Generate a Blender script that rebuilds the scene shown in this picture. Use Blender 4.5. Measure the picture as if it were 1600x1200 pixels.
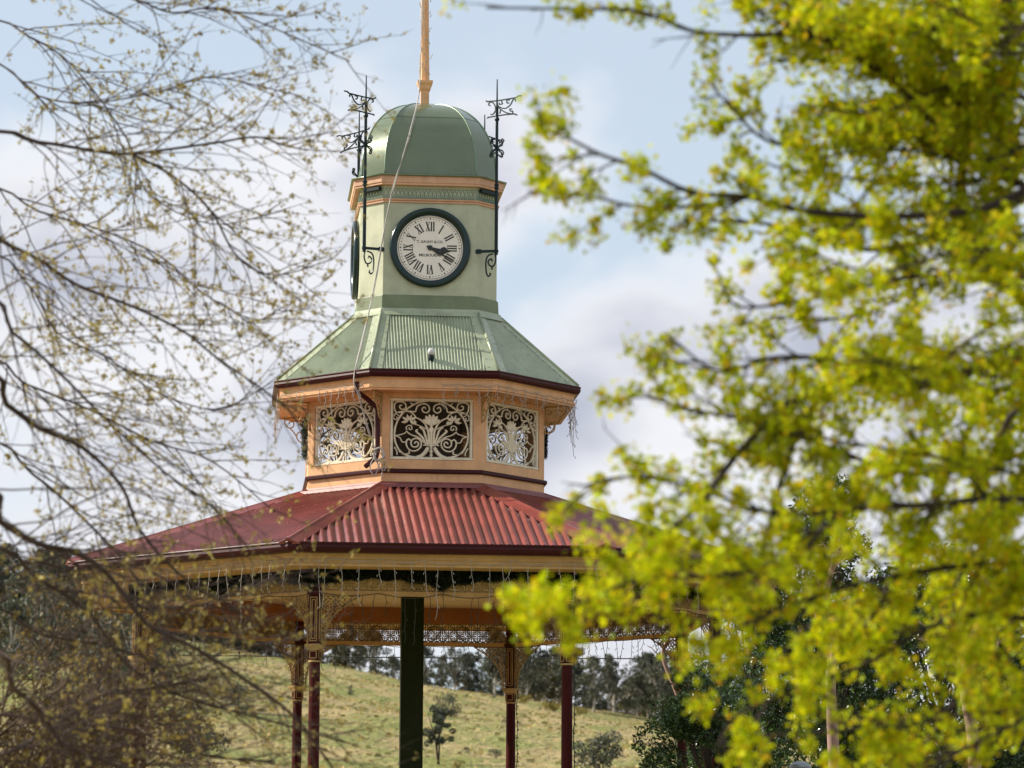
import bpy, math, random
import numpy as np
from mathutils import Matrix, Vector
R = math.radians
PI = math.pi
for o in list(bpy.data.objects):
    bpy.data.objects.remove(o)
scene = bpy.context.scene
COL = scene.collection

# ------------------------------------------------------------------ camera
CAM_D, FPX, PITCH, YAW, ROLL = 46.0, 5121.6, 0.1606962, 0.0271297, -0.0052057
TH = 0.0648454            # heading of the bandstand
fw = Vector((math.sin(YAW) * math.cos(PITCH), math.cos(YAW) * math.cos(PITCH), math.sin(PITCH)))
r0 = Vector((math.cos(YAW), -math.sin(YAW), 0))
u0 = r0.cross(fw)
rt = r0 * math.cos(ROLL) - u0 * math.sin(ROLL)
up = r0 * math.sin(ROLL) + u0 * math.cos(ROLL)
CAMP = Vector((0, -CAM_D, 0))
cam_d = bpy.data.cameras.new('camera')
cam = bpy.data.objects.new('camera', cam_d)
COL.objects.link(cam)
M4 = Matrix((rt, up, -fw)).transposed().to_4x4()
M4.translation = CAMP
cam.matrix_world = M4
cam_d.sensor_width = 36
cam_d.lens = FPX * 36 / 1600
cam_d.clip_end = 6000
cam_d.dof.use_dof = True
cam_d.dof.focus_distance = 45.5
cam_d.dof.aperture_fstop = 3.1
cam_d.dof.aperture_blades = 9
scene.camera = cam

# ------------------------------------------------------------------ light
SUN_EL = R(33)
SUN_AZ = (-0.9646, 0.2639)
sun_dir = Vector((SUN_AZ[0] * math.cos(SUN_EL), SUN_AZ[1] * math.cos(SUN_EL), math.sin(SUN_EL)))
sl = bpy.data.lights.new('sun', 'SUN')
sl.energy = 5.0
sl.angle = R(0.53)
sl.color = (1.0, 0.92, 0.79)
so = bpy.data.objects.new('sun', sl)
COL.objects.link(so)
so.rotation_euler = sun_dir.to_track_quat('Z', 'Y').to_euler()
so.location = (-30, 10, 40)

scene.view_settings.view_transform = 'Standard'
scene.view_settings.look = 'None'
scene.view_settings.exposure = 0.68
scene.view_settings.gamma = 1.0

world = bpy.data.worlds.new('World')
scene.world = world
world.use_nodes = True
wt = world.node_tree
wt.nodes.clear()


class NT:
    """small helper for node trees"""
    def __init__(s, tree):
        s.t = tree

    def n(s, kind, **kw):
        nd = s.t.nodes.new(kind)
        ins = kw.pop('ins', {})
        for k, v in kw.items():
            setattr(nd, k, v)
        for k, v in ins.items():
            s.set(nd.inputs[k], v)
        return nd

    def set(s, sock, v):
        if isinstance(v, bpy.types.NodeSocket):
            s.t.links.new(v, sock)
        else:
            sock.default_value = v

    def math(s, op, a, b=0.0, c=0.0, clamp=False):
        nd = s.t.nodes.new('ShaderNodeMath')
        nd.operation = op
        nd.use_clamp = clamp
        for i, v in enumerate((a, b, c)):
            s.set(nd.inputs[i], v)
        return nd.outputs[0]

    def mix(s, f, a, b, kind='MIX'):
        nd = s.t.nodes.new('ShaderNodeMix')
        nd.data_type = 'RGBA'
        nd.blend_type = kind
        s.set(nd.inputs[0], f)
        s.set(nd.inputs[6], a)
        s.set(nd.inputs[7], b)
        return nd.outputs[2]

    def smooth(s, v, a, b, lo=0.0, hi=1.0):
        nd = s.t.nodes.new('ShaderNodeMapRange')
        nd.interpolation_type = 'SMOOTHSTEP'
        s.set(nd.inputs[0], v)
        for i, q in enumerate((a, b, lo, hi)):
            s.set(nd.inputs[i + 1], q)
        return nd.outputs[0]

    def noise(s, vec, scale, detail=4, rough=0.5, dist=0.0):
        nd = s.n('ShaderNodeTexNoise')
        if vec is not None:
            s.set(nd.inputs['Vector'], vec)
        nd.inputs['Scale'].default_value = scale
        nd.inputs['Detail'].default_value = detail
        nd.inputs['Roughness'].default_value = rough
        nd.inputs['Distortion'].default_value = dist
        return nd.outputs['Fac']


W = NT(wt)
SKY_S = 0.11
SKY_K = 0.885          # daylight level of sky and clouds against the sun
sky = W.n('ShaderNodeTexSky')
sky.sky_type = 'NISHITA'
sky.sun_disc = False
sky.sun_elevation = SUN_EL
sky.sun_rotation = math.atan2(SUN_AZ[0], SUN_AZ[1])
sky.air_density = 1.0
sky.dust_density = 1.2
sky.ozone_density = 1.2
tc = W.n('ShaderNodeTexCoord')
mp = W.n('ShaderNodeMapping')
mp.inputs['Scale'].default_value = (1.0, 1.0, 1.7)
mp.inputs['Location'].default_value = (5.9, 5.9 * .37, 5.9 * .21)
W.set(mp.inputs['Vector'], tc.outputs['Generated'])
sep = W.n('ShaderNodeSeparateXYZ')
W.set(sep.inputs[0], tc.outputs['Generated'])
elev = sep.outputs['Z']
n_big = W.noise(mp.outputs[0], 9.0, 4, 0.45, 0.25)
n_det = W.noise(mp.outputs[0], 26.0, 4, 0.5, 0.1)
n_shade = W.noise(mp.outputs[0], 8.5, 4, 0.45, 0.1)
bias = W.smooth(elev, 0.15, 0.275, 0.115, -0.075)
cv = W.math('ADD', W.math('ADD', W.math('MULTIPLY', n_big, 0.85), W.math('MULTIPLY', n_det, 0.15)), bias)
cover = W.smooth(cv, 0.43, 0.60)
core = W.smooth(cv, 0.50, 0.74)
shade = W.math('MULTIPLY', core, W.smooth(n_shade, 0.33, 0.56))
k = SKY_K / SKY_S
cloud = W.mix(shade, (0.65 * k, 0.655 * k, 0.685 * k, 1), (0.335 * k, 0.36 * k, 0.44 * k, 1))
blue = W.mix(1.0, sky.outputs[0], (0.69, 0.735, 0.80, 1), 'MULTIPLY')
blue = W.mix(0.72, blue, (0.515 * k, 0.585 * k, 0.655 * k, 1))
skyc = W.mix(cover, blue, cloud)
bg = W.n('ShaderNodeBackground')
W.set(bg.inputs['Color'], skyc)
bg.inputs['Strength'].default_value = SKY_S
wo = W.n('ShaderNodeOutputWorld')
wt.links.new(bg.outputs[0], wo.inputs[0])


# ------------------------------------------------------------------ helpers
def at(px, py, Y):
    """point of the vertical plane y=Y seen at a pixel of the 1600x1200 photograph"""
    d = fw * FPX + rt * (px - 800) + up * (600 - py)
    t = (Y + CAM_D) / d.y
    return CAMP + d * t


def atd(px, py, dist):
    return at(px, py, dist - CAM_D)


class MB:
    def __init__(s):
        s.v = []
        s.f = []
        s.n = 0

    def add(s, vs, fs):
        b = s.n
        s.v.extend(vs)
        s.n += len(vs)
        s.f.extend([tuple(i + b for i in f) for f in fs])

    def box(s, c, size, rz=0.0):
        cx, cy, cz = c
        a, b, h = size[0] / 2, size[1] / 2, size[2] / 2
        co, si = math.cos(rz), math.sin(rz)
        vs = []
        for z in (-h, h):
            for x, y in ((-a, -b), (a, -b), (a, b), (-a, b)):
                vs.append((cx + x * co - y * si, cy + x * si + y * co, cz + z))
        s.add(vs, [(0, 3, 2, 1), (4, 5, 6, 7), (0, 1, 5, 4), (1, 2, 6, 5), (2, 3, 7, 6), (3, 0, 4, 7)])

    def tube(s, pts, rad, n=6, cap=True):
        P = [Vector(p) for p in pts]
        m = len(P)
        if not hasattr(rad, '__len__'):
            rad = [rad] * m
        T = [(P[min(i + 1, m - 1)] - P[max(i - 1, 0)]).normalized() for i in range(m)]
        a = Vector((0, 0, 1)) if abs(T[0].z) < 0.9 else Vector((1, 0, 0))
        nrm = T[0].cross(a).normalized()
        vs = []
        for i in range(m):
            nrm = (nrm - T[i] * nrm.dot(T[i]))
            if nrm.length < 1e-6:
                nrm = T[i].orthogonal()
            nrm.normalize()
            bn = T[i].cross(nrm)
            for j in range(n):
                q = 2 * PI * j / n
                vs.append(tuple(P[i] + (nrm * math.cos(q) + bn * math.sin(q)) * rad[i]))
        fs = [(i * n + j, i * n + (j + 1) % n, (i + 1) * n + (j + 1) % n, (i + 1) * n + j)
              for i in range(m - 1) for j in range(n)]
        if cap:
            fs.append(tuple(range(n))[::-1])
            fs.append(tuple((m - 1) * n + j for j in range(n)))
        s.add(vs, fs)

    def lathe(s, prof, c=(0, 0, 0), n=24, axis='z'):
        vs = []
        for r, z in prof:
            for j in range(n):
                q = 2 * PI * j / n
                if axis == 'z':
                    vs.append((c[0] + r * math.cos(q), c[1] + r * math.sin(q), c[2] + z))
                else:   # axis pointing to -y
                    vs.append((c[0] + r * math.cos(q), c[1] - z, c[2] + r * math.sin(q)))
        fs = [(i * n + j, i * n + (j + 1) % n, (i + 1) * n + (j + 1) % n, (i + 1) * n + j)
              for i in range(len(prof) - 1) for j in range(n)]
        s.add(vs, fs)

    def ribbon(s, pts, w, place, t, d0=0.0):
        """cast-iron style stroke: pts in 2D, place(u,v,depth)->3D"""
        m = len(pts)
        if not hasattr(w, '__len__'):
            w = [w] * m
        vs = []
        for i in range(m):
            a = pts[max(i - 1, 0)]
            b = pts[min(i + 1, m - 1)]
            dx, dy = b[0] - a[0], b[1] - a[1]
            L = math.hypot(dx, dy) or 1
            nx, ny = -dy / L, dx / L
            h = w[i] / 2
            x, y = pts[i]
            for k_, dd in ((-1, 0), (-.5, t), (.5, t), (1, 0)):
                vs.append(tuple(place(x + nx * h * k_, y + ny * h * k_, d0 + dd)))
        fs = []
        for i in range(m - 1):
            for j in range(4):
                fs.append((i * 4 + j, i * 4 + (j + 1) % 4, (i + 1) * 4 + (j + 1) % 4, (i + 1) * 4 + j))
        fs.append((3, 2, 1, 0))
        e = (m - 1) * 4
        fs.append((e, e + 1, e + 2, e + 3))
        s.add(vs, fs)

    def sweep(s, poly, prof, closed=False):
        """poly(offset)->list of xy; prof list of (offset,z)"""
        rings = []
        for o, z in prof:
            rings.append([(x, y, z) for x, y in poly(o)])
        n = len(rings[0])
        vs = [p for r_ in rings for p in r_]
        fs = []
        m = len(prof)
        for i in range(m if closed else m - 1):
            i2 = (i + 1) % m
            for j in range(n):
                fs.append((i * n + j, i * n + (j + 1) % n, i2 * n + (j + 1) % n, i2 * n + j))
        s.add(vs, fs)

    def build(s, name, mat, parent=None, smooth=False, loc=None, recalc=False):
        me = bpy.data.meshes.new(name)
        me.from_pydata([tuple(v) for v in s.v], [], s.f)
        me.materials.append(mat)
        if recalc:
            import bmesh
            bm = bmesh.new()
            bm.from_mesh(me)
            bmesh.ops.recalc_face_normals(bm, faces=bm.faces)
            bm.to_mesh(me)
            bm.free()
        if smooth:
            me.polygons.foreach_set('use_smooth', [True] * len(me.polygons))
        me.update()
        o = bpy.data.objects.new(name, me)
        COL.objects.link(o)
        if parent:
            o.parent = parent
        if loc is not None:
            o.location = loc
        return o


def quads_obj(name, V, mat, parent=None):
    """V: (N,4,3) array of quads, built as one mesh"""
    V = np.asarray(V, dtype=np.float32)
    n = len(V)
    me = bpy.data.meshes.new(name)
    me.vertices.add(n * 4)
    me.vertices.foreach_set('co', V.reshape(-1))
    me.loops.add(n * 4)
    me.loops.foreach_set('vertex_index', np.arange(n * 4, dtype=np.int32))
    me.polygons.add(n)
    me.polygons.foreach_set('loop_start', np.arange(0, n * 4, 4, dtype=np.int32))
    me.polygons.foreach_set('loop_total', np.full(n, 4, dtype=np.int32))
    me.update(calc_edges=True)
    me.materials.append(mat)
    o = bpy.data.objects.new(name, me)
    COL.objects.link(o)
    if parent:
        o.parent = parent
    return o


def leaf_quads(C, size, aspect, rng, droop=None, asp_j=0.3):
    """leaf shaped (kite) quads at centres C with random orientation"""
    C = np.asarray(C)
    n = len(C)
    a = rng.normal(size=(n, 3))
    if droop is not None:
        a = a + np.asarray(droop)
    a /= np.linalg.norm(a, axis=1)[:, None]
    b = np.cross(a, rng.normal(size=(n, 3)))
    b /= np.linalg.norm(b, axis=1)[:, None]
    sz = size * rng.uniform(0.65, 1.3, (n, 1))
    w = sz * aspect * rng.uniform(1 - asp_j, 1 + asp_j, (n, 1))
    nn = np.cross(a, b)
    Q = np.stack([C - a * sz * .5, C + b * w * .5 - a * sz * .02 + nn * sz * .08, C + a * sz * .5, C - b * w * .5 - a * sz * .02 + nn * sz * .08], 1)
    return Q


def empty(name, loc, rz=0.0):
    o = bpy.data.objects.new(name, None)
    COL.objects.link(o)
    o.location = loc
    o.rotation_euler = (0, 0, rz)
    o.empty_display_size = 0.3
    return o


def tag(o, label=None, cat=None, group=None, kind=None):
    if label:
        o['label'] = label
    if cat:
        o['category'] = cat
    if group:
        o['group'] = group
    if kind:
        o['kind'] = kind
    return o


def children(o):
    return [c for c in bpy.data.objects if c.parent == o]


def copy_tree(o, parent=None, kids=None):
    c = o.copy()
    COL.objects.link(c)
    c.parent = parent
    for ch in (kids if kids is not None else children(o)):
        copy_tree(ch, c)
    return c


def spline(pts, n=6):
    P = [np.array(p, float) for p in pts]
    P = [2 * P[0] - P[1]] + P + [2 * P[-1] - P[-2]]
    out = []
    for i in range(1, len(P) - 2):
        p0, p1, p2, p3 = P[i - 1:i + 3]
        for k_ in range(n):
            t = k_ / n
            out.append(tuple(0.5 * ((2 * p1) + (-p0 + p2) * t + (2 * p0 - 5 * p1 + 4 * p2 - p3) * t * t + (-p0 + 3 * p1 - 3 * p2 + p3) * t ** 3)))
    out.append(tuple(P[-2]))
    return out


# ------------------------------------------------------------------ materials
def mat_new(name):
    m = bpy.data.materials.new(name)
    m.use_nodes = True
    m.node_tree.nodes.clear()
    return m, NT(m.node_tree)


def paint(name, col, rough=0.45, metal=0.0, var=0.12, scale=3.0, dirt=None, dirt_amt=0.25, bump=0.0, coat=0.0, bscale=40, spec=0.5):
    """painted / weathered surface: base colour with soft blotches, fine grime and bump"""
    m, N = mat_new(name)
    tcn = N.n('ShaderNodeTexCoord')
    v = tcn.outputs['Object']
    a = N.noise(v, scale, 5, 0.6)
    b = N.noise(v, scale * 9, 4, 0.6)
    c1 = tuple(x * (1 - var) for x in col) + (1,)
    c2 = tuple(min(1, x * (1 + var)) for x in col) + (1,)
    base = N.mix(N.smooth(a, 0.3, 0.7), c1, c2)
    if dirt is not None:
        st = N.n('ShaderNodeMapping')
        st.inputs['Scale'].default_value = (7, 7, 1.1)
        N.set(st.inputs['Vector'], v)
        s_ = N.noise(st.outputs[0], 2.2, 5, 0.65)
        f = N.math('MULTIPLY', N.smooth(N.math('ADD', N.math('MULTIPLY', s_, .7), N.math('MULTIPLY', b, .3)), 0.48, 0.72), dirt_amt)
        base = N.mix(f, base, dirt + (1,))
    p = N.n('ShaderNodeBsdfPrincipled')
    N.set(p.inputs['Base Color'], base)
    N.set(p.inputs['Roughness'], N.math('ADD', rough - 0.06, N.math('MULTIPLY', b, 0.12)))
    p.inputs['Metallic'].default_value = metal
    p.inputs['Coat Weight'].default_value = coat
    p.inputs['Specular IOR Level'].default_value = spec
    if bump:
        bn = N.n('ShaderNodeBump')
        bn.inputs['Strength'].default_value = bump
        bn.inputs['Distance'].default_value = 0.01
        N.set(bn.inputs['Height'], N.noise(v, bscale, 3, 0.6))
        N.set(p.inputs['Normal'], bn.outputs[0])
    o = N.n('ShaderNodeOutputMaterial')
    N.t.links.new(p.outputs[0], o.inputs[0])
    return m


def foliage(name, cols, rough=0.5, trans=0.35, spec=0.3):
    """leaves: colour picked per leaf, part of the light passes through"""
    m, N = mat_new(name)
    g = N.n('ShaderNodeNewGeometry')
    cr_ = N.n('ShaderNodeValToRGB')
    N.set(cr_.inputs[0], g.outputs['Random Per Island'])
    el = cr_.color_ramp.elements
    while len(el) < len(cols):
        el.new(0.5)
    for i, c in enumerate(cols):
        el[i].position = i / (len(cols) - 1)
        el[i].color = c + (1,)
    tcn = N.n('ShaderNodeTexCoord')
    nz = N.noise(tcn.outputs['Object'], 1.3, 3, 0.5)
    col = N.mix(1.0, cr_.outputs[0], N.mix(N.smooth(nz, .35, .65), (0.78, 0.78, 0.8, 1), (1.12, 1.1, 1.0, 1)), 'MULTIPLY')
    p = N.n('ShaderNodeBsdfPrincipled')
    N.set(p.inputs['Base Color'], col)
    p.inputs['Roughness'].default_value = rough
    p.inputs['Specular IOR Level'].default_value = spec
    tr = N.n('ShaderNodeBsdfTranslucent')
    N.set(tr.inputs['Color'], N.mix(1.0, col, (1.15, 1.1, 0.7, 1), 'MULTIPLY'))
    mx = N.n('ShaderNodeMixShader')
    mx.inputs[0].default_value = trans
    N.t.links.new(p.outputs[0], mx.inputs[1])
    N.t.links.new(tr.outputs[0], mx.inputs[2])
    o = N.n('ShaderNodeOutputMaterial')
    N.t.links.new(mx.outputs[0], o.inputs[0])
    return m


M = {}
M['wall'] = paint('pale green paint', (0.455, 0.47, 0.335), 0.5, dirt=(0.30, 0.29, 0.19), dirt_amt=.28, bump=.08, spec=.3)
M['band_relief'] = paint('grey green relief', (0.22, 0.30, 0.235), 0.5, spec=.3)
M['peach'] = paint('peach paint', (0.68, 0.385, 0.19), 0.5, dirt=(0.36, 0.2, 0.11), dirt_amt=.35, bump=.08, spec=.3)
M['peach_trim'] = paint('pale peach trim', (0.60, 0.355, 0.225), 0.5, dirt=(0.34, 0.2, 0.13), dirt_amt=.4, spec=.3)
M['ochre'] = paint('ochre cream paint', (0.52, 0.32, 0.13), 0.55, dirt=(0.3, 0.18, 0.08), dirt_amt=.35, bump=.08, spec=.2)
M['ceiling'] = paint('ceiling paint', (0.52, 0.37, 0.18), 0.6, dirt=(0.4, 0.28, 0.14), dirt_amt=.3)
M['orange'] = paint('orange brown paint', (0.30, 0.11, 0.026), 0.6, dirt=(0.2, 0.08, 0.03), dirt_amt=.3, spec=.2)
M['maroon'] = paint('maroon paint', (0.045, 0.005, 0.007), 0.4, dirt=(0.03, 0.012, 0.01), dirt_amt=.4, spec=.2)
M['red_col'] = paint('shaded dark red paint', (0.050, 0.005, 0.004), 0.45, dirt=(0.025, 0.01, 0.006), dirt_amt=.4, spec=.1)  # base colour lowered to stand in for shade from unmodelled surroundings
M['red_roof'] = paint('red roofing steel', (0.20, 0.042, 0.033), 0.36, dirt=(0.15, 0.06, 0.055), dirt_amt=.45, var=.25, scale=1.6, spec=.5, coat=.1)
M['green_roof'] = paint('green roofing steel', (0.335, 0.37, 0.245), 0.30, dirt=(0.15, 0.17, 0.10), dirt_amt=.5, var=.16, scale=1.8, spec=.6, coat=.35)
M['green_flash'] = paint('green flashing', (0.35, 0.385, 0.26), 0.32, dirt=(0.15, 0.17, 0.10), dirt_amt=.45, var=.16, scale=2.4, spec=.4)
M['green_band'] = paint('green band', (0.17, 0.205, 0.12), 0.5, dirt=(0.10, 0.11, 0.07), dirt_amt=.4, scale=2.4, spec=.3)
M['dome'] = paint('green dome sheet', (0.132, 0.165, 0.088), 0.2, metal=.15, dirt=(0.10, 0.12, 0.07), dirt_amt=.35, var=.09, scale=1.5, coat=.6, bump=.14, bscale=3.5, spec=.5)
M['dome_rib'] = paint('green dome rib', (0.19, 0.27, 0.17), 0.3, metal=.2, dirt=(0.35, 0.4, 0.33), dirt_amt=.4)
M['iron'] = paint('dark green iron', (0.005, 0.017, 0.019), 0.4, spec=.25)
M['teal'] = paint('dark teal gloss', (0.003, 0.020, 0.020), 0.2, coat=.15, var=.05, spec=.35)
M['dial'] = paint('clock dial', (0.83, 0.76, 0.67), 0.5, var=.04, dirt=(0.5, 0.42, 0.33), dirt_amt=.25)
M['black'] = paint('black paint', (0.012, 0.012, 0.014), 0.4)
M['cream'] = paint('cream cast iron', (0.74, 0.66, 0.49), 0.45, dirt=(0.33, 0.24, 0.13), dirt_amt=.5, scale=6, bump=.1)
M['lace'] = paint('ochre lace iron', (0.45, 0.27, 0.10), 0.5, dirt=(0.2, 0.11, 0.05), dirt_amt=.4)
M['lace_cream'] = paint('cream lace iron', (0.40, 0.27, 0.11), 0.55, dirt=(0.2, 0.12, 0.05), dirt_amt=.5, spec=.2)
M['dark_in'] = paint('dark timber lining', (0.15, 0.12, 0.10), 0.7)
M['post'] = paint('dark green post', (0.013, 0.021, 0.003), 0.5, dirt=(0.02, 0.025, 0.01), dirt_amt=.3, spec=.12)
M['rope'] = paint('grey rope', (0.42, 0.39, 0.36), 0.8, dirt=(0.12, 0.10, 0.09), dirt_amt=.7, scale=9)
M['cord'] = paint('white cord', (0.38, 0.34, 0.30), 0.7, spec=.2)
M['cord_dark'] = paint('green cord', (0.03, 0.035, 0.025), 0.6)
M['bulb'] = paint('clear bulb', (0.85, 0.85, 0.85), 0.1)
M['lampwhite'] = paint('white lamp glass', (0.62, 0.6, 0.58), 0.2)
M['garland'] = foliage('tinsel garland', [(0.006, 0.010, 0.006), (0.010, 0.018, 0.010), (0.02, 0.03, 0.015)], .5, .05)
M['garland_g'] = foliage('green garland', [(0.02, 0.05, 0.02), (0.03, 0.08, 0.03), (0.05, 0.1, 0.04)], .5, .1)
M['stone'] = paint('concrete plinth', (0.32, 0.3, 0.27), 0.8, dirt=(0.2, 0.18, 0.15), dirt_amt=.4)
M['timber'] = paint('floor timber', (0.22, 0.14, 0.08), 0.7)
M['grey_metal'] = paint('grey metal', (0.25, 0.27, 0.28), 0.4, metal=.5)
M['bark_dark'] = paint('dark bark', (0.050, 0.030, 0.023), 0.85, dirt=(0.11, 0.085, 0.065), dirt_amt=.5, bump=.5, var=.3)
M['bark_right'] = paint('brown bark', (0.026, 0.016, 0.012), 0.9, dirt=(0.06, 0.04, 0.03), dirt_amt=.4, bump=.5, var=.3)
M['bark_thicket'] = paint('brown twig bark', (0.085, 0.050, 0.026), 0.85, dirt=(0.028, 0.016, 0.009), dirt_amt=.6, var=.3)
M['buds_brown'] = foliage('brown buds', [(0.10, 0.065, 0.018), (0.22, 0.15, 0.02), (0.14, 0.085, 0.022), (0.06, 0.038, 0.015)], .6, .2)
M['bark_pink'] = paint('smooth pinkish bark', (0.27, 0.17, 0.13), 0.75, dirt=(0.14, 0.09, 0.07), dirt_amt=.6, bump=.3)
M['bark_gum'] = paint('gum bark', (0.40, 0.36, 0.31), 0.8, dirt=(0.12, 0.1, 0.08), dirt_amt=.7)
M['spring'] = foliage('spring samaras', [(0.34, 0.46, 0.006), (0.50, 0.60, 0.006), (0.64, 0.62, 0.008), (0.38, 0.50, 0.008), (0.58, 0.38, 0.012), (0.25, 0.37, 0.008), (0.58, 0.59, 0.008)], .6, .42, .12)
M['buds'] = foliage('opening buds', [(0.26, 0.20, 0.06), (0.38, 0.31, 0.08), (0.46, 0.39, 0.17), (0.36, 0.32, 0.05), (0.18, 0.10, 0.05)], .6, .25)
M['evergreen'] = foliage('glossy evergreen leaves', [(0.020, 0.044, 0.012), (0.035, 0.075, 0.016), (0.07, 0.12, 0.028), (0.028, 0.06, 0.016)], .24, .12, .5)
M['gum'] = foliage('gum leaves', [(0.085, 0.096, 0.072), (0.105, 0.116, 0.084), (0.135, 0.14, 0.10), (0.09, 0.104, 0.08)], .6, .15)  # greys lifted to put distance haze into the leaf colours
M['gum_dark'] = foliage('dark gum leaves', [(0.06, 0.072, 0.055), (0.08, 0.092, 0.068), (0.10, 0.108, 0.08)], .6, .15)  # haze greyed into these darker leaves too
M['gum_ochre'] = foliage('ochre gum leaves', [(0.09, 0.08, 0.035), (0.12, 0.10, 0.045), (0.08, 0.085, 0.04)], .6, .15)
M['gorse'] = foliage('yellow gorse', [(0.08, 0.09, 0.02), (0.35, 0.25, 0.02), (0.12, 0.12, 0.03), (0.3, 0.2, 0.02)], .6, .1)


def grass_mat():
    m, N = mat_new('dry hill grass')
    tcn = N.n('ShaderNodeTexCoord')
    v = tcn.outputs['Object']
    st = N.n('ShaderNodeMapping')
    st.inputs['Scale'].default_value = (0.35, 0.12, 0.3)
    N.set(st.inputs['Vector'], v)
    a = N.noise(v, 0.045, 5, 0.6)
    b = N.noise(st.outputs[0], 1.0, 5, 0.65)
    c = N.noise(v, 1.2, 4, 0.7)
    straw = N.mix(N.smooth(c, .3, .7), (0.31, 0.235, 0.105, 1), (0.41, 0.325, 0.165, 1))
    green = N.mix(N.smooth(c, .3, .7), (0.165, 0.18, 0.052, 1), (0.25, 0.255, 0.085, 1))
    f = N.smooth(N.math('ADD', N.math('MULTIPLY', a, .5), N.math('MULTIPLY', b, .5)), 0.445, 0.58)
    col = N.mix(f, straw, green)
    col = N.mix(N.smooth(N.noise(v, 0.5, 4, .7), .60, .75, 0, .55), col, (0.13, 0.12, 0.06, 1))
    p = N.n('ShaderNodeBsdfPrincipled')
    N.set(p.inputs['Base Color'], col)
    p.inputs['Roughness'].default_value = 0.9
    p.inputs['Specular IOR Level'].default_value = 0.1
    bn = N.n('ShaderNodeBump')
    bn.inputs['Strength'].default_value = 0.9
    bn.inputs['Distance'].default_value = 0.8
    N.set(bn.inputs['Height'], N.math('ADD', c, b))
    N.set(p.inputs['Normal'], bn.outputs[0])
    o = N.n('ShaderNodeOutputMaterial')
    N.t.links.new(p.outputs[0], o.inputs[0])
    return m


M['grass'] = grass_mat()


# ------------------------------------------------------------------ ground
def sstep(t):
    t = min(1, max(0, t))
    return t * t * (3 - 2 * t)


def gz(x, y):
    d = y + CAM_D
    if d < 38:
        z = -1.6 + 1.9 * sstep(d / 38)
    elif d < 62:
        z = 0.3
    else:
        crest = 36.3 - 28 * math.tanh((x * 550 / max(d, 200) - 11) * .165 / 28)
        if d < 110:
            z = 0.3 + 3.0 * ((d - 62) / 48) ** 1.5
        elif d < 550:
            t = (d - 110) / 440
            z = 3.3 + (crest - 3.3) * t ** 0.95
        else:
            z = crest - (d - 550) * 0.03
        if d > 90:
            k_ = min(1, (d - 90) / 100)
            z += k_ * (0.5 * math.sin(x * .11 + y * .05) + .35 * math.sin(x * .05 - y * .083 + 1) + .2 * math.sin(x * .31 + y * .17))
    return z


ys = [-90, -70] + list(range(-56, 20, 3)) + list(range(20, 560, 6)) + [600, 700, 900, 1300, 2000, 3500]
xs = [-2500, -1200, -600, -350] + list(range(-220, 221, 5)) + [350, 600, 1200, 2500]
g = MB()
g.v = [(x, y, gz(x, y)) for y in ys for x in xs]
g.n = len(g.v)
nx_ = len(xs)
g.f = [(j * nx_ + i, j * nx_ + i + 1, (j + 1) * nx_ + i + 1, (j + 1) * nx_ + i) for j in range(len(ys) - 1) for i in range(nx_ - 1)]
gro = g.build('ground', M['grass'], smooth=True)
tag(gro, kind='structure')

# ------------------------------------------------------------------ bandstand
BASE = 0.3
C225 = math.cos(R(22.5))
root = empty('bandstand', (0, 0, BASE), TH)
tag(root, 'octagonal bandstand with red corrugated roof, lantern storey, green clock tower and dome', 'bandstand')
DN = (0, 0, -BASE)


def part(mb, name, mat, smooth=False, parent=None, recalc=True):
    if parent is None:
        return mb.build(name, mat, root, smooth, DN, recalc)
    return mb.build(name, mat, parent, smooth, None, recalc)


def octo(A):
    def f(o):
        r = (A + o) / C225
        return [(r * math.sin(R(a)), -r * math.cos(R(a))) for a in (-22.5, 22.5, 67.5, 112.5, 157.5, 202.5, 247.5, 292.5)]
    return f


CR = 0.676


def sq(a, c=CR):
    """chamfered square of half width a"""
    d = a * (1 + c) / math.sqrt(2)

    def f(o):
        A = a + o
        q = (d + o) * math.sqrt(2) - A
        return [(-q, -A), (q, -A), (A, -q), (A, q), (q, A), (-q, A), (-A, q), (-A, -q)]
    return f


def rot_copies(o, parent, ks, name=None):
    out = []
    for k_ in ks:
        c = copy_tree(o, parent)
        c.rotation_euler = (0, 0, R(45 * k_))
        out.append(c)
    return out


def facef(A):
    """front face frame: u to the right, v up (world z), d outward"""
    return lambda u, v, d: (u, -(A + d), v)


# plinth and floor (below the picture, but the posts stand on them)
b = MB()
b.sweep(octo(4.6), [(0, 0.1), (0, .72), (.05, .72), (.05, .80), (0, .80), (-4.5, .80)])
part(b, 'plinth', M['stone'])
b = MB()
b.sweep(octo(4.5), [(0, .805), (0, .83), (-4.49, .83)])
part(b, 'floor', M['timber'])
b = MB()
for i in range(3):
    b.box((0, -(4.62 + .15 + .3 * i), 0.3 + (.5 - .166 * i) / 2 - .1), (1.8, .3, .5 - .166 * i))
part(b, 'steps', M['stone'])


def corrugated(mb, Ae, He, ze, At, Ht, zt, pitch, depth, res=6):
    """corrugated trapezoid on the front face: eave apothem/half-width/z, top apothem/half-width/z"""
    n = int(2 * He / pitch * res)
    L = math.hypot(Ae - At, zt - ze)
    nx, nz = (zt - ze) / L, (Ae - At) / L
    vs = []
    for i in range(n + 1):
        x = -He + 2 * He * i / n
        h = depth * math.cos(2 * PI * x / pitch)
        t = 1.0 if abs(x) <= Ht else (He - abs(x)) / (He - Ht)
        for tt in (0, t):
            A = Ae + (At - Ae) * tt
            z = ze + (zt - ze) * tt
            vs.append((x, -(A + nx * h), z + nz * h))
    mb.add(vs, [(2 * i, 2 * i + 2, 2 * i + 3, 2 * i + 1) for i in range(n)])


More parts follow.
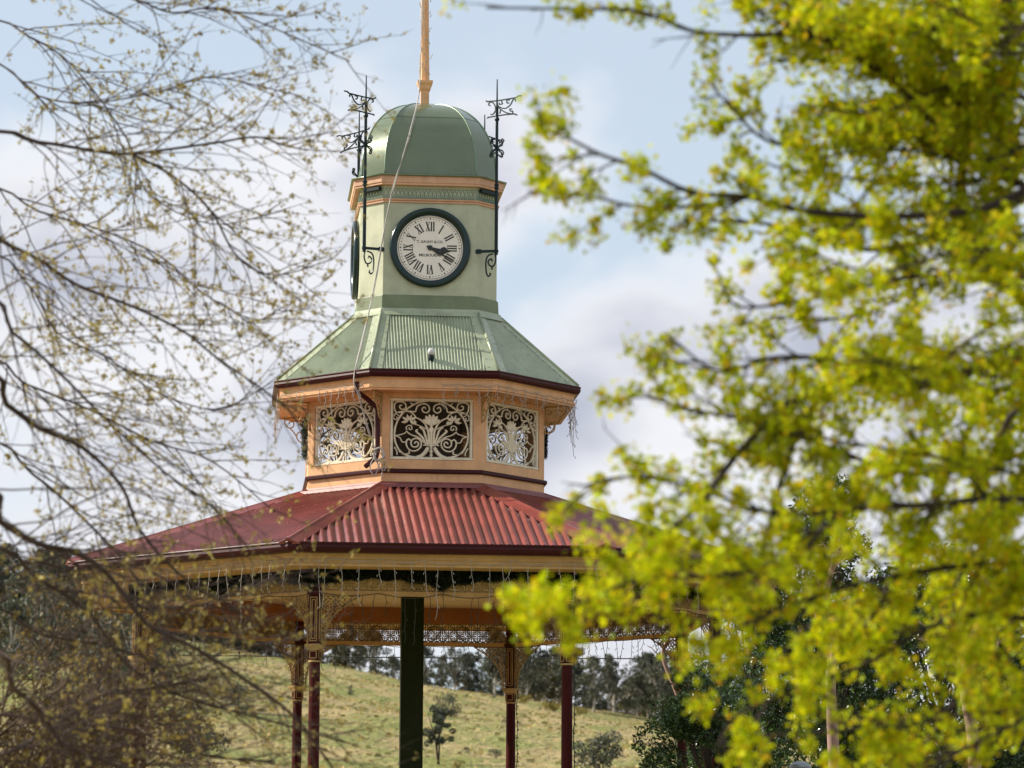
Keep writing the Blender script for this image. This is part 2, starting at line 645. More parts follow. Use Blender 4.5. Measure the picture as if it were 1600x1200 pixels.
# lower roof -------------------------------------------------------
AE, ZE = 4.83, 4.615
AB, ZB = 1.66, 5.765
S8 = math.tan(R(22.5))
b = MB()
for k_ in range(8):
    t_ = MB()
    corrugated(t_, AE, AE * S8, ZE, AB, AB * S8, ZB, 0.112, 0.022)
    a = R(45 * k_)
    b.add([(x * math.cos(a) - y * math.sin(a), x * math.sin(a) + y * math.cos(a), z) for x, y, z in t_.v], t_.f)

# screws near the eave and halfway up
for k_ in range(8):
    a = R(45 * k_)
    for row, t in enumerate((.045, .36, .68)):
        hw = AE * S8 + (AB - AE) * S8 * t - .25
        A = AE + (AB - AE) * t
        z = ZE + (ZB - ZE) * t + .022
        i = -int(hw / .112)
        while i * .112 < hw:
            if i % 2 == 0 or row == 0:
                x, y = i * .112, -A
                b.box((x * math.cos(a) - y * math.sin(a), x * math.sin(a) + y * math.cos(a), z), (.014, .014, .012), a)
            i += 1
lower = part(b, 'lower_roof', M['red_roof'], smooth=True, recalc=False)


def hipcap(mb, p, q, w, h, mat=None, roll=0.0, sagw=None):
    """folded flashing along a hip between p and q (3D), w half width on each side"""
    p, q = Vector(p), Vector(q)
    d = (q - p).normalized()
    side = d.cross(Vector((0, 0, 1))).normalized()
    n = side.cross(d).normalized()
    if n.z < 0:
        n = -n
    vs = []
    w2 = sagw if sagw is not None else w
    prof = [(-w, -h - .014), (-w, -h), (-w * .28, 0.004), (-.012, .018 + roll), (.012, .018 + roll), (w * .28, .004), (w, -h), (w, -h - .014)]
    for P, ww in ((p, w2), (q, w)):
        for a_, c_ in prof:
            vs.append(tuple(P + side * a_ * (ww / w) + n * c_))
    m = len(prof)
    mb.add(vs, [(i, i + 1, m + i + 1, m + i) for i in range(m - 1)] + [tuple(range(m)), tuple(range(m, 2 * m))[::-1]])


def hip_pts(fe, ze, ft, zt, i):
    return (fe[i][0], fe[i][1], ze), (ft[i][0], ft[i][1], zt)


b = MB()
pe, pt = hip_pts(octo(AE)(.03), ZE - .005, octo(AB)(0), ZB, 1)
hipcap(b, Vector(pe) + Vector((0, 0, .035)), Vector(pt) + Vector((0, 0, .035)), .15, .045, roll=.006)
hc = b.build('ridge_cap', M['red_roof'], lower, recalc=True)
rot_copies(hc, lower, range(1, 8))
# flashing where the roof meets the lantern
b = MB()
b.sweep(octo(AB), [(-.01, ZB + .06), (.008, ZB + .06), (.022, ZB + .035), (.12, ZB + .012), (.13, ZB - .03)])
b.build('apron_flashing', M['red_roof'], lower, recalc=True)
# gutter
b = MB()
b.sweep(octo(4.83), [(-.10, 4.60), (-.01, 4.60), (-.01, 4.622), (.035, 4.625), (.042, 4.612), (.03, 4.59), (.035, 4.56), (.02, 4.525), (-.005, 4.50), (-.10, 4.497), (-.10, 4.60)])
b.build('gutter', M['maroon'], lower, recalc=True)
# fascia, soffit, ceiling
b = MB()
b.sweep(octo(4.70), [(-.06, 4.55), (.02, 4.55), (.02, 4.475), (.0, 4.465), (.0, 4.43), (-.02, 4.42), (-.02, 4.375), (-.005, 4.365), (-.005, 4.34), (-.06, 4.34), (-.06, 4.55)])
part(b, 'fascia', M['ochre'])
b = MB()
b.sweep(octo(4.64), [(0, 4.365), (-.70, 4.365), (-.70, 4.40), (0, 4.40), (0, 4.365)])
part(b, 'soffit', M['ochre'])
b = MB()
b.sweep(octo(3.88), [(-.0, 4.62), (-3.87, 4.62)])
part(b, 'ceiling', M['ceiling'])
b = MB()
b.sweep(octo(3.915), [(.05, 4.385), (.05, 4.62), (-.05, 4.62), (-.05, 4.385), (.05, 4.385)])
part(b, 'ring_beam', M['orange'])
b = MB()
b.sweep(octo(3.915), [(.03, 4.04), (.03, 4.10), (-.03, 4.10), (-.03, 4.04), (.03, 4.04)])
part(b, 'frieze_rail', M['ochre'])

# lace frieze on the front face, then copied round
AC = 3.915
HC = AC * S8
F = facef(AC)
b = MB()
cell = 0.088
nc = int(2 * (HC - .08) / cell)
x0 = -nc * cell / 2
zl, zh = 4.10, 4.385
T_ = .012
def circ(cx, cy, r, n=10, a0=0, a1=2 * PI):
    return [(cx + r * math.cos(a0 + (a1 - a0) * i / n), cy + r * math.sin(a0 + (a1 - a0) * i / n)) for i in range(n + 1)]
for i in range(nc):
    cx = x0 + (i + .5) * cell
    rows = 3
    for j in range(rows):
        cy = zl + (j + .5) * (zh - zl) / rows
        hh = (zh - zl) / rows / 2
        hw_ = cell / 2
        b.ribbon(circ(cx, cy, .050, 12), .013, F, T_)
        b.ribbon(circ(cx, cy, .018, 8), .014, F, T_)
        if (i + j) % 2:
            b.ribbon([(cx - hw_, cy - hh), (cx + hw_, cy + hh)], .014, F, T_ * .8)
        else:
            b.ribbon([(cx - hw_, cy + hh), (cx + hw_, cy - hh)], .014, F, T_ * .8)
        if j < 2:
            b.ribbon(circ(cx - hw_, cy + hh, .040, 10), .012, F, T_)
        if i % 5 == 2 and j == 1:
            b.ribbon(circ(cx, cy, .105, 16), .017, F, T_ * 1.3)
            b.ribbon(circ(cx, cy, .080, 14), .012, F, T_ * 1.3)
    b.ribbon([(cx - hw_, zl + .008), (cx, zl + .022), (cx + hw_, zl + .008)], .019, F, T_)
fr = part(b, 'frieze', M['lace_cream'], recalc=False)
for k_ in range(1, 8):
    c = copy_tree(fr, root)
    c.rotation_euler = (0, 0, R(45 * k_))

# columns --------------------------------------------------------
RCOL = AC / C225


def make_column():
    """column at the front right corner, local origin on its axis at floor level"""
    e = MB()
    e.lathe([(.0, 0), (.12, 0), (.12, .06), (.10, .08), (.10, .5), (.085, .53), (.074, .56), (.070, 2.34), (.078, 2.35), (.078, 2.38), (.070, 2.39)], n=16)
    e.box((0, 0, 2.45), (.135, .135, .12))
    e.box((0, 0, 2.90), (.135, .135, .63))
    e.box((0, 0, 3.235), (.17, .17, .04))
    e.box((0, 0, 3.405), (.12, .12, .30))
    c = e.build('column', M['red_col'], root, False, None, True)
    k2 = MB()
    k2.sweep(lambda o: [(-.07 - o, -.07 - o), (.07 + o, -.07 - o), (.07 + o, .07 + o), (-.07 - o, .07 + o)],
             [(-.05, 2.50), (.005, 2.50), (.012, 2.515), (.02, 2.53), (.036, 2.56), (.036, 2.575), (.0, 2.585), (-.05, 2.585)])
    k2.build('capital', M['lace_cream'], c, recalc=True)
    k3 = MB()
    for a in range(4):
        t3 = MB()
        P3 = lambda u, v, d: (u, -(.0685 + d), v)
        for (u1, v1, u2, v2) in ((-.045, 2.62, .045, 3.18), (-.022, 2.65, .022, 3.15), (-.045, 2.40, .045, 2.49)):
            t3.ribbon([(u1, v1), (u1, v2)], .012, P3, .005)
            t3.ribbon([(u2, v1), (u2, v2)], .012, P3, .005)
            t3.ribbon([(u1, v1), (u2, v1)], .012, P3, .005)
            t3.ribbon([(u1, v2), (u2, v2)], .012, P3, .005)
        aa = a * PI / 2
        k3.add([(x * math.cos(aa) - y * math.sin(aa), x * math.sin(aa) + y * math.cos(aa), z) for x, y, z in t3.v], t3.f)
    k3.lathe([(.071, 2.345), (.083, 2.35), (.083, 2.37), (.071, 2.378)], n=16)
    k3.build('panel_moulding', M['lace_cream'], c)
    # lace brackets along both frieze directions
    for s_ in (-1, 1):
        br = MB()
        ang = PI / 2 + (PI / 2 + R(22.5)) * s_ + 0   # direction along the neighbour face (column faces outward -y)
        ang = -PI / 2 + s_ * R(112.5)
        dx, dy = math.cos(ang), math.sin(ang)
        P4 = lambda u, v, d: (dx * (u + .068) - dy * (d - .006), dy * (u + .068) + dx * (d - .006), v)
        ztop, zb, wd = 3.205, 2.60, .50
        def edge(v):
            t = (v - zb) / (ztop - zb)
            return .05 + (wd - .05) * (t ** 2.6)
        outer = [(edge(zb + (ztop - zb) * t / 14), zb + (ztop - zb) * t / 14) for t in range(15)]
        br.ribbon(outer, .022, P4, .014)
        br.ribbon([(0, ztop), (wd, ztop)], .025, P4, .014)
        br.ribbon([(.006, zb), (.006, ztop)], .022, P4, .014)
        # scalloped lower edge
        for i in range(14):
            a_, c_ = outer[i]
            br.ribbon(circ(a_ + .012, c_, .016, 6), .008, P4, .010)
        # lattice
        st = .062
        for i in range(-14, 16):
            for sg in (1, -1):
                seg = []
                for q in range(40):
                    v = zb + (ztop - zb) * q / 39
                    u = i * st + sg * (v - zb)
                    if 0 < u < edge(v):
                        seg.append((u, v))
                    else:
                        if len(seg) > 2:
                            br.ribbon([seg[0], seg[-1]], .011, P4, .01)
                        seg = []
                if len(seg) > 2:
                    br.ribbon([seg[0], seg[-1]], .011, P4, .01)
        for (cx, cy, rr) in ((.10, 3.10, .07), (.25, 3.12, .06), (.07, 2.93, .05)):
            br.ribbon(circ(cx, cy, rr, 14), .016, P4, .016)
            br.ribbon(circ(cx, cy, rr * .5, 10), .012, P4, .016)
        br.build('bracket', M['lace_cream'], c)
    return c


col0 = make_column()
for i in range(8):
    c = col0 if i == 0 else copy_tree(col0, root, kids=[q for q in children(col0)])
    a = R(22.5 + 45 * i)
    c.location = (RCOL * math.sin(a), -RCOL * math.cos(a), .83 - BASE)
    c.rotation_euler = (0, 0, a)

# the dark green box post under the middle of the ceiling
b = MB()
b.box((-.12, .3, 2.7), (.31, .31, 3.85))
for s_ in (-1, 1):
    b.box((-.12 + s_ * .15, .3 - .158, 2.7), (.014, .008, 3.84))
part(b, 'centre_post', M['post'])

# ------------------------------------------------------------------ lantern storey (drum)
ZD0, ZD1 = 5.70, 7.16
AD = 1.648
HD = AD * S8
OW, OZ0, OZ1 = .572, 6.127, 6.985       # half width and heights of the openings
b = MB()
th_ = .07
for k_ in range(8):
    t_ = MB()
    ho = OW if k_ != 4 else 0
    def slab(x1, x2, z1, z2):
        t_.add([(x1, -AD, z1), (x2, -AD, z1), (x2, -AD, z2), (x1, -AD, z2),
                (x1 * (AD - th_) / AD if abs(x1) > .6 else x1, -AD + th_, z1), (x2 * (AD - th_) / AD if abs(x2) > .6 else x2, -AD + th_, z1),
                (x2 * (AD - th_) / AD if abs(x2) > .6 else x2, -AD + th_, z2), (x1 * (AD - th_) / AD if abs(x1) > .6 else x1, -AD + th_, z2)],
               [(0, 1, 2, 3), (5, 4, 7, 6), (0, 4, 5, 1), (3, 2, 6, 7), (1, 5, 6, 2), (0, 3, 7, 4)])
    if k_ == 4:
        slab(-HD, HD, ZD0, ZD1)
    else:
        slab(-HD, -OW, ZD0, ZD1)
        slab(OW, HD, ZD0, ZD1)
        slab(-OW, OW, ZD0, OZ0)
        slab(-OW, OW, OZ1, ZD1)
    a = R(45 * k_)
    b.add([(x * math.cos(a) - y * math.sin(a), x * math.sin(a) + y * math.cos(a), z) for x, y, z in t_.v], t_.f)
drum = part(b, 'lantern_wall', M['peach'], recalc=False)
b = MB()
b.sweep(octo(AD), [(.003, 5.945), (.02, 5.94), (.042, 5.955), (.042, 5.985), (.03, 6.0), (.003, 6.004)])
b.build('string_course', M['maroon'], drum, recalc=True)
# dark lining of the walls inside, ceiling
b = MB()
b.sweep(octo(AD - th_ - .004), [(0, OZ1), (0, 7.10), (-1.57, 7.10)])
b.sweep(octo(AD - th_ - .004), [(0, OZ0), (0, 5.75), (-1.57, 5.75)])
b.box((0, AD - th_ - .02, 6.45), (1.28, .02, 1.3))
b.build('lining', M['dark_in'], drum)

# cast lattice panel: strokes traced in the panel's own 2D frame
PCX, PX0, PX1, PY0, PY1 = 690., 95., 1290., 185., 1085.
SC = (2 * OW) / (PX1 - PX0)
SV = (OZ1 - OZ0) / (PY1 - PY0)
FD = facef(AD)
half = [
    ([(690, 215), (520, 240), (370, 320), (260, 430), (190, 560), (165, 700), (180, 830), (250, 960), (380, 1030), (500, 1040), (590, 985), (650, 895)], [24, 24, 26, 26, 26, 26, 26, 28, 34, 48, 52, 40]),
    ([(462, 382), (490, 300), (575, 262), (645, 290), (662, 350), (625, 392), (575, 380), (558, 340), (585, 312), (612, 335)], 19),
    ([(330, 372), (400, 378), (462, 382)], 19),
    ([(300, 395), (190, 392), (160, 330), (170, 262), (240, 235), (310, 262), (325, 318), (285, 352), (240, 332), (238, 296), (270, 290)], 19),
    ([(150, 480), (162, 425), (230, 388), (340, 378), (420, 405), (475, 470)], 18),
    ([(170, 420), (150, 470), (175, 502), (206, 480), (190, 460)], 16),
    ([(240, 450), (190, 420), (170, 400)], 14),
    ([(660, 850), (650, 680), (600, 560), (520, 488), (435, 470), (395, 515), (425, 562), (470, 540), (450, 508)], [34, 30, 22, 20, 19, 17, 16, 15, 15]),
    ([(345, 650), (330, 615), (360, 582), (405, 590), (412, 635), (378, 640), (372, 612)], 17),
    ([(330, 665), (400, 715), (510, 755), (590, 830)], 19),
    ([(175, 735), (250, 718), (320, 690), (335, 660)], 17),
    ([(175, 735), (240, 760), (278, 822), (335, 822)], 17),
    ([(400, 800), (365, 780), (335, 815), (345, 890), (400, 945), (480, 945), (540, 890), (545, 815), (490, 768), (425, 785), (402, 840), (430, 890), (490, 885), (510, 840), (475, 815), (450, 845)], 21),
    ([(372, 950), (378, 985), (310, 995), (235, 965)], 18),
    ([(640, 850), (610, 740), (575, 640), (520, 600)], [26, 30, 30, 20]),
    ([(620, 860), (570, 760), (500, 690), (470, 655), (500, 640)], [26, 30, 30, 22, 14]),
    ([(640, 640), (560, 600), (480, 570), (420, 560)], 14),
    ([(690, 875), (620, 860), (580, 868)], 22),
    ([(165, 900), (200, 960), (205, 1010)], 18),
    ([(120, 1060), (230, 1040)], 16),
    ([(390, 255), (430, 275), (480, 250)], 14),
]
petals = []
for ang in (-8, 30, 72, 112, 150, 195):
    petals.append(((372, 522), ang, 120 if ang not in (72, 112) else 105, 44))


def lattice():
    t_ = MB()

    def pc(x, y):
        return ((x - (PX0 + PX1) / 2) * SC, OZ1 - (y - PY0) * SV)
    for s_ in (1, -1):
        for pts, w in half:
            q = [(2 * 692 - x, y) if s_ < 0 else (x, y) for x, y in pts]
            sm = spline([pc(*p) for p in q], 4)
            if isinstance(w, list):
                ww = [w[min(int(i / 4), len(w) - 1)] * 1.08 * SC for i in range(len(sm))]
            else:
                ww = w * 1.12 * SC
            t_.ribbon(sm, ww, FD, .016, -.035)
        for (cx, cy), ang, L, w in petals:
            a = R(180 - ang) if s_ > 0 else R(ang)
            cx2 = cx if s_ > 0 else 1384 - cx
            pts = [(cx2 + L * t * math.cos(a) * .95, cy - L * t * math.sin(a)) for t in (.12, .35, .6, .82, 1)]
            t_.ribbon([pc(*p) for p in pts], [8 * SC, w * .8 * SC, w * SC, w * .6 * SC, 3 * SC], FD, .018, -.035)
    for a in (-62, -38, -14, 14, 38, 62):      # tulip
        L = 175 if abs(a) > 20 else 165
        pts = [(692 + L * t * math.sin(R(a)) * .8, 575 - L * t * math.cos(R(a))) for t in (0, .3, .6, .85, 1)]
        t_.ribbon([pc(*p) for p in pts], [20 * SC, 44 * SC, 58 * SC, 46 * SC, 6 * SC], FD, .018, -.035)
    t_.ribbon([pc(692, y) for y in (540, 600, 640, 680, 760, 850, 880)], [x * SC for x in (40, 40, 90, 40, 34, 50, 90)], FD, .02, -.035)
    t_.ribbon([pc(692, y) for y in (880, 930, 950, 985, 1010, 1040)], [x * SC for x in (40, 24, 60, 24, 50, 10)], FD, .018, -.035)
    # frame
    for (x1, y1, x2, y2) in ((PX0 + 24, PY0 + 22, PX1 - 24, PY0 + 22), (PX0 + 24, PY1 - 26, PX1 - 24, PY1 - 26)):
        t_.ribbon([pc(PX0 - 4, y1), pc(PX1 + 4, y2)], 52 * SC, FD, .022, -.03)
    for x in (PX0 + 24, PX1 - 24):
        t_.ribbon([pc(x, PY0 + 40), pc(x, PY1 - 45)], 50 * SC, FD, .021, -.03)
    return t_


lp = lattice().build('lattice_panel', M['cream'], drum)
for k_ in (1, 2, 3, 5, 6, 7):
    c = copy_tree(lp, drum)
    c.rotation_euler = (0, 0, R(45 * k_))

# upper roof ---------------------------------------------------------
AG, ZG = 2.11, 7.295
AT0, ZT0 = 1.03, 8.27
top8 = sq(.967)(.065)
eave8 = octo(AG)(0)
b = MB()


def face_corr(mb, e1, e2, t1, t2, ze, zt, pitch, depth, inset, res=6):
    """corrugated sheet over a trapezoid e1-e2 (eave) t1-t2 (top)"""
    e1, e2 = Vector((*e1, ze)), Vector((*e2, ze))
    t1, t2 = Vector((*t1, zt)), Vector((*t2, zt))
    U = (e2 - e1).normalized()
    L = (e2 - e1).length
    mid = (e1 + e2) / 2
    V = ((t1 + t2) / 2 - mid)
    V -= U * V.dot(U)
    H = V.length
    V.normalize()
    Nn = U.cross(V).normalized()
    if Nn.z < 0:
        Nn = -Nn
    he = L / 2
    ta = (t1 - mid).dot(U)
    tb = (t2 - mid).dot(U)
    n = max(6, int(L / pitch * res))
    vs = []
    for i in range(n + 1):
        x = -he + L * i / n
        h = depth * math.cos(2 * PI * x / pitch)
        if x < ta:
            t = (x + he) / (ta + he)
        elif x > tb:
            t = (he - x) / (he - tb)
        else:
            t = 1
        t = max(0, min(1, t))
        for tt in (0, t):
            vs.append(tuple(mid + U * x + V * H * tt + Nn * h))
    mb.add(vs, [(2 * i, 2 * i + 2, 2 * i + 3, 2 * i + 1) for i in range(n)])
    return mid, U, V, H, Nn, he, ta, tb


fr8 = []
for i in range(8):
    j = (i + 1) % 8
    fr8.append(face_corr(b, eave8[i], eave8[j], top8[i], top8[j], ZG, ZT0, .0425, .0105, 0))
for mid, U, V, H, Nn, he, ta, tb in fr8:
    for kk in range(7):
        for row, hh in ((0, .03), (1, .5)):
            x = (he - .25) * (kk / 3 - 1) * (1 if row == 0 else .62)
            b.lathe([(.008, 0), (.008, .010), (.0, .012)], c=tuple(mid + U * x + V * H * hh + Nn * .006), n=6)
upper = part(b, 'upper_roof', M['green_roof'], smooth=True, recalc=False)
for i in range(8):
    pe = Vector((*eave8[i], ZG)) + Vector((0, 0, .012))
    pt = Vector((*top8[i], ZT0)) + Vector((0, 0, .012))
    b = MB()
    # flat flashing sheets lying on both neighbouring faces, and a rolled cap on the hip
    for (mid, U, V, H, Nn, he, ta, tb), sg in ((fr8[i], 1), (fr8[i - 1], -1)):
        a0 = mid + U * (-he if sg > 0 else he)
        a1 = mid + V * H + U * (ta if sg > 0 else tb)
        w0, w1 = .145, .125
        q = [a0, a0 + U * sg * w0 * 1.15, a1 + U * sg * w1, a1]
        b.add([tuple(p + Nn * .013) for p in q] + [tuple(p + Nn * .008) for p in q], [(0, 1, 2, 3), (4, 7, 6, 5), (0, 4, 5, 1), (1, 5, 6, 2), (2, 6, 7, 3), (3, 7, 4, 0)])
        for kk in range(7):
            t = .06 + kk * .145
            pp = a0.lerp(a1, t) + U * sg * (w0 * (1 - t) + w1 * t - .02) + Nn * .014
            b.lathe([(.0085, 0), (.0085, .006), (.0, .008)], c=tuple(pp), n=6)
    b.build('hip_flashing', M['green_flash'], upper, recalc=True)
    b = MB()
    b.tube([pe + Vector((0, 0, .012)), pt + Vector((0, 0, .012))], .021, 8)
    b.build('ridge_cap', M['green_flash'], upper, smooth=True)
b = MB()
b.sweep(octo(AG), [(-.08, 7.285), (-.01, 7.285), (-.01, 7.30), (.028, 7.305), (.034, 7.295), (.025, 7.275), (.03, 7.25), (.016, 7.22), (-.002, 7.203), (-.08, 7.20), (-.08, 7.285)])
b.build('gutter', M['maroon'], upper, recalc=True)
b = MB()
b.sweep(octo(2.045), [(-.05, 7.24), (.02, 7.24), (.02, 7.185), (.006, 7.178), (.006, 7.09), (.018, 7.08), (.018, 7.06), (.0, 7.052), (.0, 7.03), (-.05, 7.03), (-.05, 7.24)])
part(b, 'upper_fascia', M['peach'])
b = MB()
b.sweep(octo(1.99), [(0, 7.045), (-.338, 7.045), (-.338, 7.07), (0, 7.07), (0, 7.045)])
part(b, 'upper_soffit', M['peach'])

# scrolled brackets beneath the upper eaves at each corner
def eave_bracket():
    t_ = MB()
    r1 = AD / C225
    P = lambda u, v, d: (d - .008, -(r1 + .005 + u), 7.035 - v)
    strokes = [([(0, 0), (.34, .0)], .02), ([(.012, 0), (.012, .38)], .02),
               ([(.02, .37), (.10, .34), (.14, .27), (.11, .21), (.06, .22), (.05, .27), (.08, .29)], .018),
               ([(.33, .01), (.31, .10), (.25, .14), (.19, .12), (.19, .06), (.24, .05), (.26, .08)], .018),
               ([(.03, .20), (.06, .10), (.14, .05), (.20, .03)], .018),
               ([(.14, .27), (.19, .20), (.25, .14)], .018), ([(.03, .05), (.08, .04), (.10, .08), (.07, .11), (.04, .09)], .014)]
    for pts, w in strokes:
        t_.ribbon(spline(pts, 4) if len(pts) > 2 else pts, w, P, .016)
    return t_.build('eave_bracket', M['lace_cream'], root, loc=(0, 0, -BASE))


eb = eave_bracket()
for k_ in range(8):
    c = eb if k_ == 0 else copy_tree(eb, root)
    c.rotation_euler = (0, 0, R(22.5 + 45 * k_))

# downpipe from the upper gutter, with its slanting offset and shoe
b = MB()
dp = [at(557, 596, -1.95), at(558, 612, -1.93), at(572, 622, -1.75), at(589, 637, -1.72), at(590, 645, -1.715), at(590, 705, -1.715), at(588, 714, -1.72), at(571, 729, -1.82)]
inv = Matrix.Rotation(-TH, 4, 'Z')
dpl = [inv @ p for p in dp]
b.tube(dpl, .034, 8)
part(b, 'downpipe', M['maroon'])

# ------------------------------------------------------------------ clock tower
TA = .967
P8 = sq(TA)
b = MB()
b.sweep(P8, [(0, 8.2), (0, 10.20)])
tower = part(b, 'tower_wall', M['wall'])
b = MB()
b.sweep(P8, [(.002, 8.545), (.006, 8.545), (.012, 8.53), (.022, 8.528), (.030, 8.345), (.034, 8.335), (.034, 8.32)])
b.build('base_band', M['green_band'], tower, recalc=True)
b = MB()
b.sweep(P8, [(.033, 8.352), (.05, 8.345), (.075, 8.30), (.125, 8.245), (.125, 8.235)])
b.build('apron_flashing', M['green_flash'], tower, recalc=True)
b = MB()
b.sweep(P8, [(.002, 9.858), (.022, 9.862), (.022, 9.880), (.012, 9.885), (.030, 9.895), (.034, 9.912), (.002, 9.918)])
b.build('moulding', M['peach_trim'], tower, recalc=True)
b = MB()
b.sweep(P8, [(.0, 10.10), (.075, 10.10), (.08, 10.105), (.08, 10.13), (.092, 10.137), (.097, 10.225), (.05, 10.23), (.0, 10.23)])
b.build('cornice', M['peach_trim'], tower, recalc=True)
# ornamental frieze beneath the cornice: rows of raised scallops
b = MB()
Q8 = P8(0)
for i in range(8):
    p, q = Vector(Q8[i]), Vector(Q8[(i + 1) % 8])
    U = (q - p).normalized()
    Nn = Vector((U.y, -U.x))
    L = (q - p).length
    n = max(3, round(L / .058))
    PP = lambda u, v, d: (p.x + U.x * u + Nn.x * (d + .002), p.y + U.y * u + Nn.y * (d + .002), v)
    for j in range(n):
        c = (j + .5) * L / n
        w = L / n
        b.ribbon([(c + .5 * w * math.cos(a), 9.965 - .9 * w * math.sin(a)) for a in [PI * t / 6 for t in range(7)]], .009, PP, .012)
        b.ribbon([(c, 9.93), (c, 9.98)], .014, PP, .014)
        b.ribbon([(c - w * .5, 9.97), (c - w * .3, 10.03), (c, 10.045), (c + w * .3, 10.03), (c + w * .5, 9.97)], .009, PP, .010)
        b.ribbon([(c - w * .5, 10.06), (c + w * .5, 10.06)], .010, PP, .012)
b.build('ornamental_band', M['band_relief'], tower)
b = MB()
for i in (1, 3, 5, 7):
    p, q = Vector(Q8[i]), Vector(Q8[(i + 1) % 8])
    U = (q - p).normalized()
    Nn = Vector((U.y, -U.x))
    m_ = (p + q) / 2 + Nn * .035
    b = MB()
    b.box((m_.x, m_.y, 10.06), (.36, .06, .045), math.atan2(U.y, U.x))
    b.build('corner_block', M['iron'], tower)

# dome
ZD, HDm = 10.24, 1.255
prof = []
for i in range(25):
    a = PI / 2 * i / 24
    e = 2 / 2.3
    s_ = math.cos(a) ** e
    t = math.sin(a) ** e
    prof.append((s_, t))
DA = .955


def dome_ring(s_):
    return [(x * s_, y * s_) for x, y in sq(DA)(0)]


b = MB()
rings = []
for s_, t in prof:
    rings.append([(x, y, ZD + HDm * t) for x, y in dome_ring(max(s_, .02))])
sub = 6
# each facet as a separate smooth strip
for i in range(8):
    j = (i + 1) % 8
    vs = []
    for r_ in rings:
        for k_ in range(sub + 1):
            t = k_ / sub
            a_, c_ = Vector(r_[i]), Vector(r_[j])
            vs.append(tuple(a_.lerp(c_, t)))
    m_ = sub + 1
    b.add(vs, [(r_ * m_ + k_, r_ * m_ + k_ + 1, (r_ + 1) * m_ + k_ + 1, (r_ + 1) * m_ + k_) for r_ in range(len(rings) - 1) for k_ in range(sub)])
b.sweep(sq(DA), [(0, ZD - .005), (.13, ZD - .016), (.142, ZD - .01), (.145, ZD + .008), (.04, ZD + .022), (.0, ZD + .05)])
dome = part(b, 'dome', M['dome'], smooth=True, recalc=False)
for i in range(8):
    b = MB()
    b.tube([rings[r_][i] for r_ in range(len(rings))], .013, 6)
    b.build('rib', M['dome_rib'], dome, smooth=True)
b = MB()
rs = [(x * 1.002, y * 1.002, z) for x, y, z in rings[12]]
b.tube(rs + [rs[0]], .004, 4)
b.build('seam', M['dome'], dome)
b = MB()
b.box((0, 0, ZD + HDm - .005), (.30, .30, .02))
b.build('cap_plate', M['dome_rib'], dome)

# flagpole
b = MB()
fx = -.032
b.box((fx, 0, 11.60), (.118, .118, .27))
b.sweep(lambda o: [(fx - .06 - o, -.06 - o), (fx + .06 + o, -.06 - o), (fx + .06 + o, .06 + o), (fx - .06 - o, .06 + o)],
        [(-.05, 11.725), (.012, 11.728), (.025, 11.755), (.025, 11.79), (.05, 11.83), (.05, 11.862), (.02, 11.87), (-.05, 11.87)])
b.tube([(fx, 0, 11.86), (fx - .015, 0, 13.4), (fx - .02, 0, 15.3)], [.066, .055, .04], 8)
b.lathe([(.0, -.07), (.06, -.04), (.075, 0), (.06, .045), (0, .075)], c=(fx - .02, 0, 15.36), n=12)
part(b, 'flagpole', M['peach'])


# clocks ------------------------------------------------------------
def numeral(mb, txt, ang, place):
    """Roman numeral read from the centre, ribbons of thick and thin strokes"""
    H = .128
    wI, wV, wX = .034, .062, .066
    tw = {'I': wI, 'V': wV, 'X': wX}
    tot = sum(tw[c] for c in txt)
    x = -tot / 2
    ca, sa = math.cos(ang), math.sin(ang)

    def P(u, v, d):
        rr = .243 + v
        return place(u * ca + rr * sa, -u * sa + rr * ca, d)
    for c in txt:
        w = tw[c]
        if c == 'I':
            mb.ribbon([(x + w / 2, 0), (x + w / 2, H)], .019, P, .003)
        if c == 'V':
            mb.ribbon([(x + w * .16, H), (x + w * .52, 0)], .019, P, .003)
            mb.ribbon([(x + w * .86, H), (x + w * .52, 0)], .008, P, .0025)
        if c == 'X':
            mb.ribbon([(x + w * .16, H), (x + w * .84, 0)], .019, P, .003)
            mb.ribbon([(x + w * .84, H), (x + w * .16, 0)], .008, P, .0025)
        mb.ribbon([(x + .004, H), (x + w - .004, H)], .006, P, .002)
        if c != 'V':
            mb.ribbon([(x + .004, 0), (x + w - .004, 0)], .006, P, .002)
        x += w


def text_mesh(mb, txt, size, cx, cy, place, d, bold=0.0):
    cu = bpy.data.curves.new('tmp', 'FONT')
    cu.body = txt
    cu.size = size
    cu.align_x = 'CENTER'
    cu.offset = bold
    ob = bpy.data.objects.new('tmp', cu)
    COL.objects.link(ob)
    dg = bpy.context.evaluated_depsgraph_get()
    me = bpy.data.meshes.new_from_object(ob.evaluated_get(dg))
    mb.add([place(v.co.x + cx, v.co.y + cy, d) for v in me.vertices], [tuple(p.vertices) for p in me.polygons])
    bpy.data.objects.remove(ob)
    bpy.data.curves.remove(cu)
    bpy.data.meshes.remove(me)


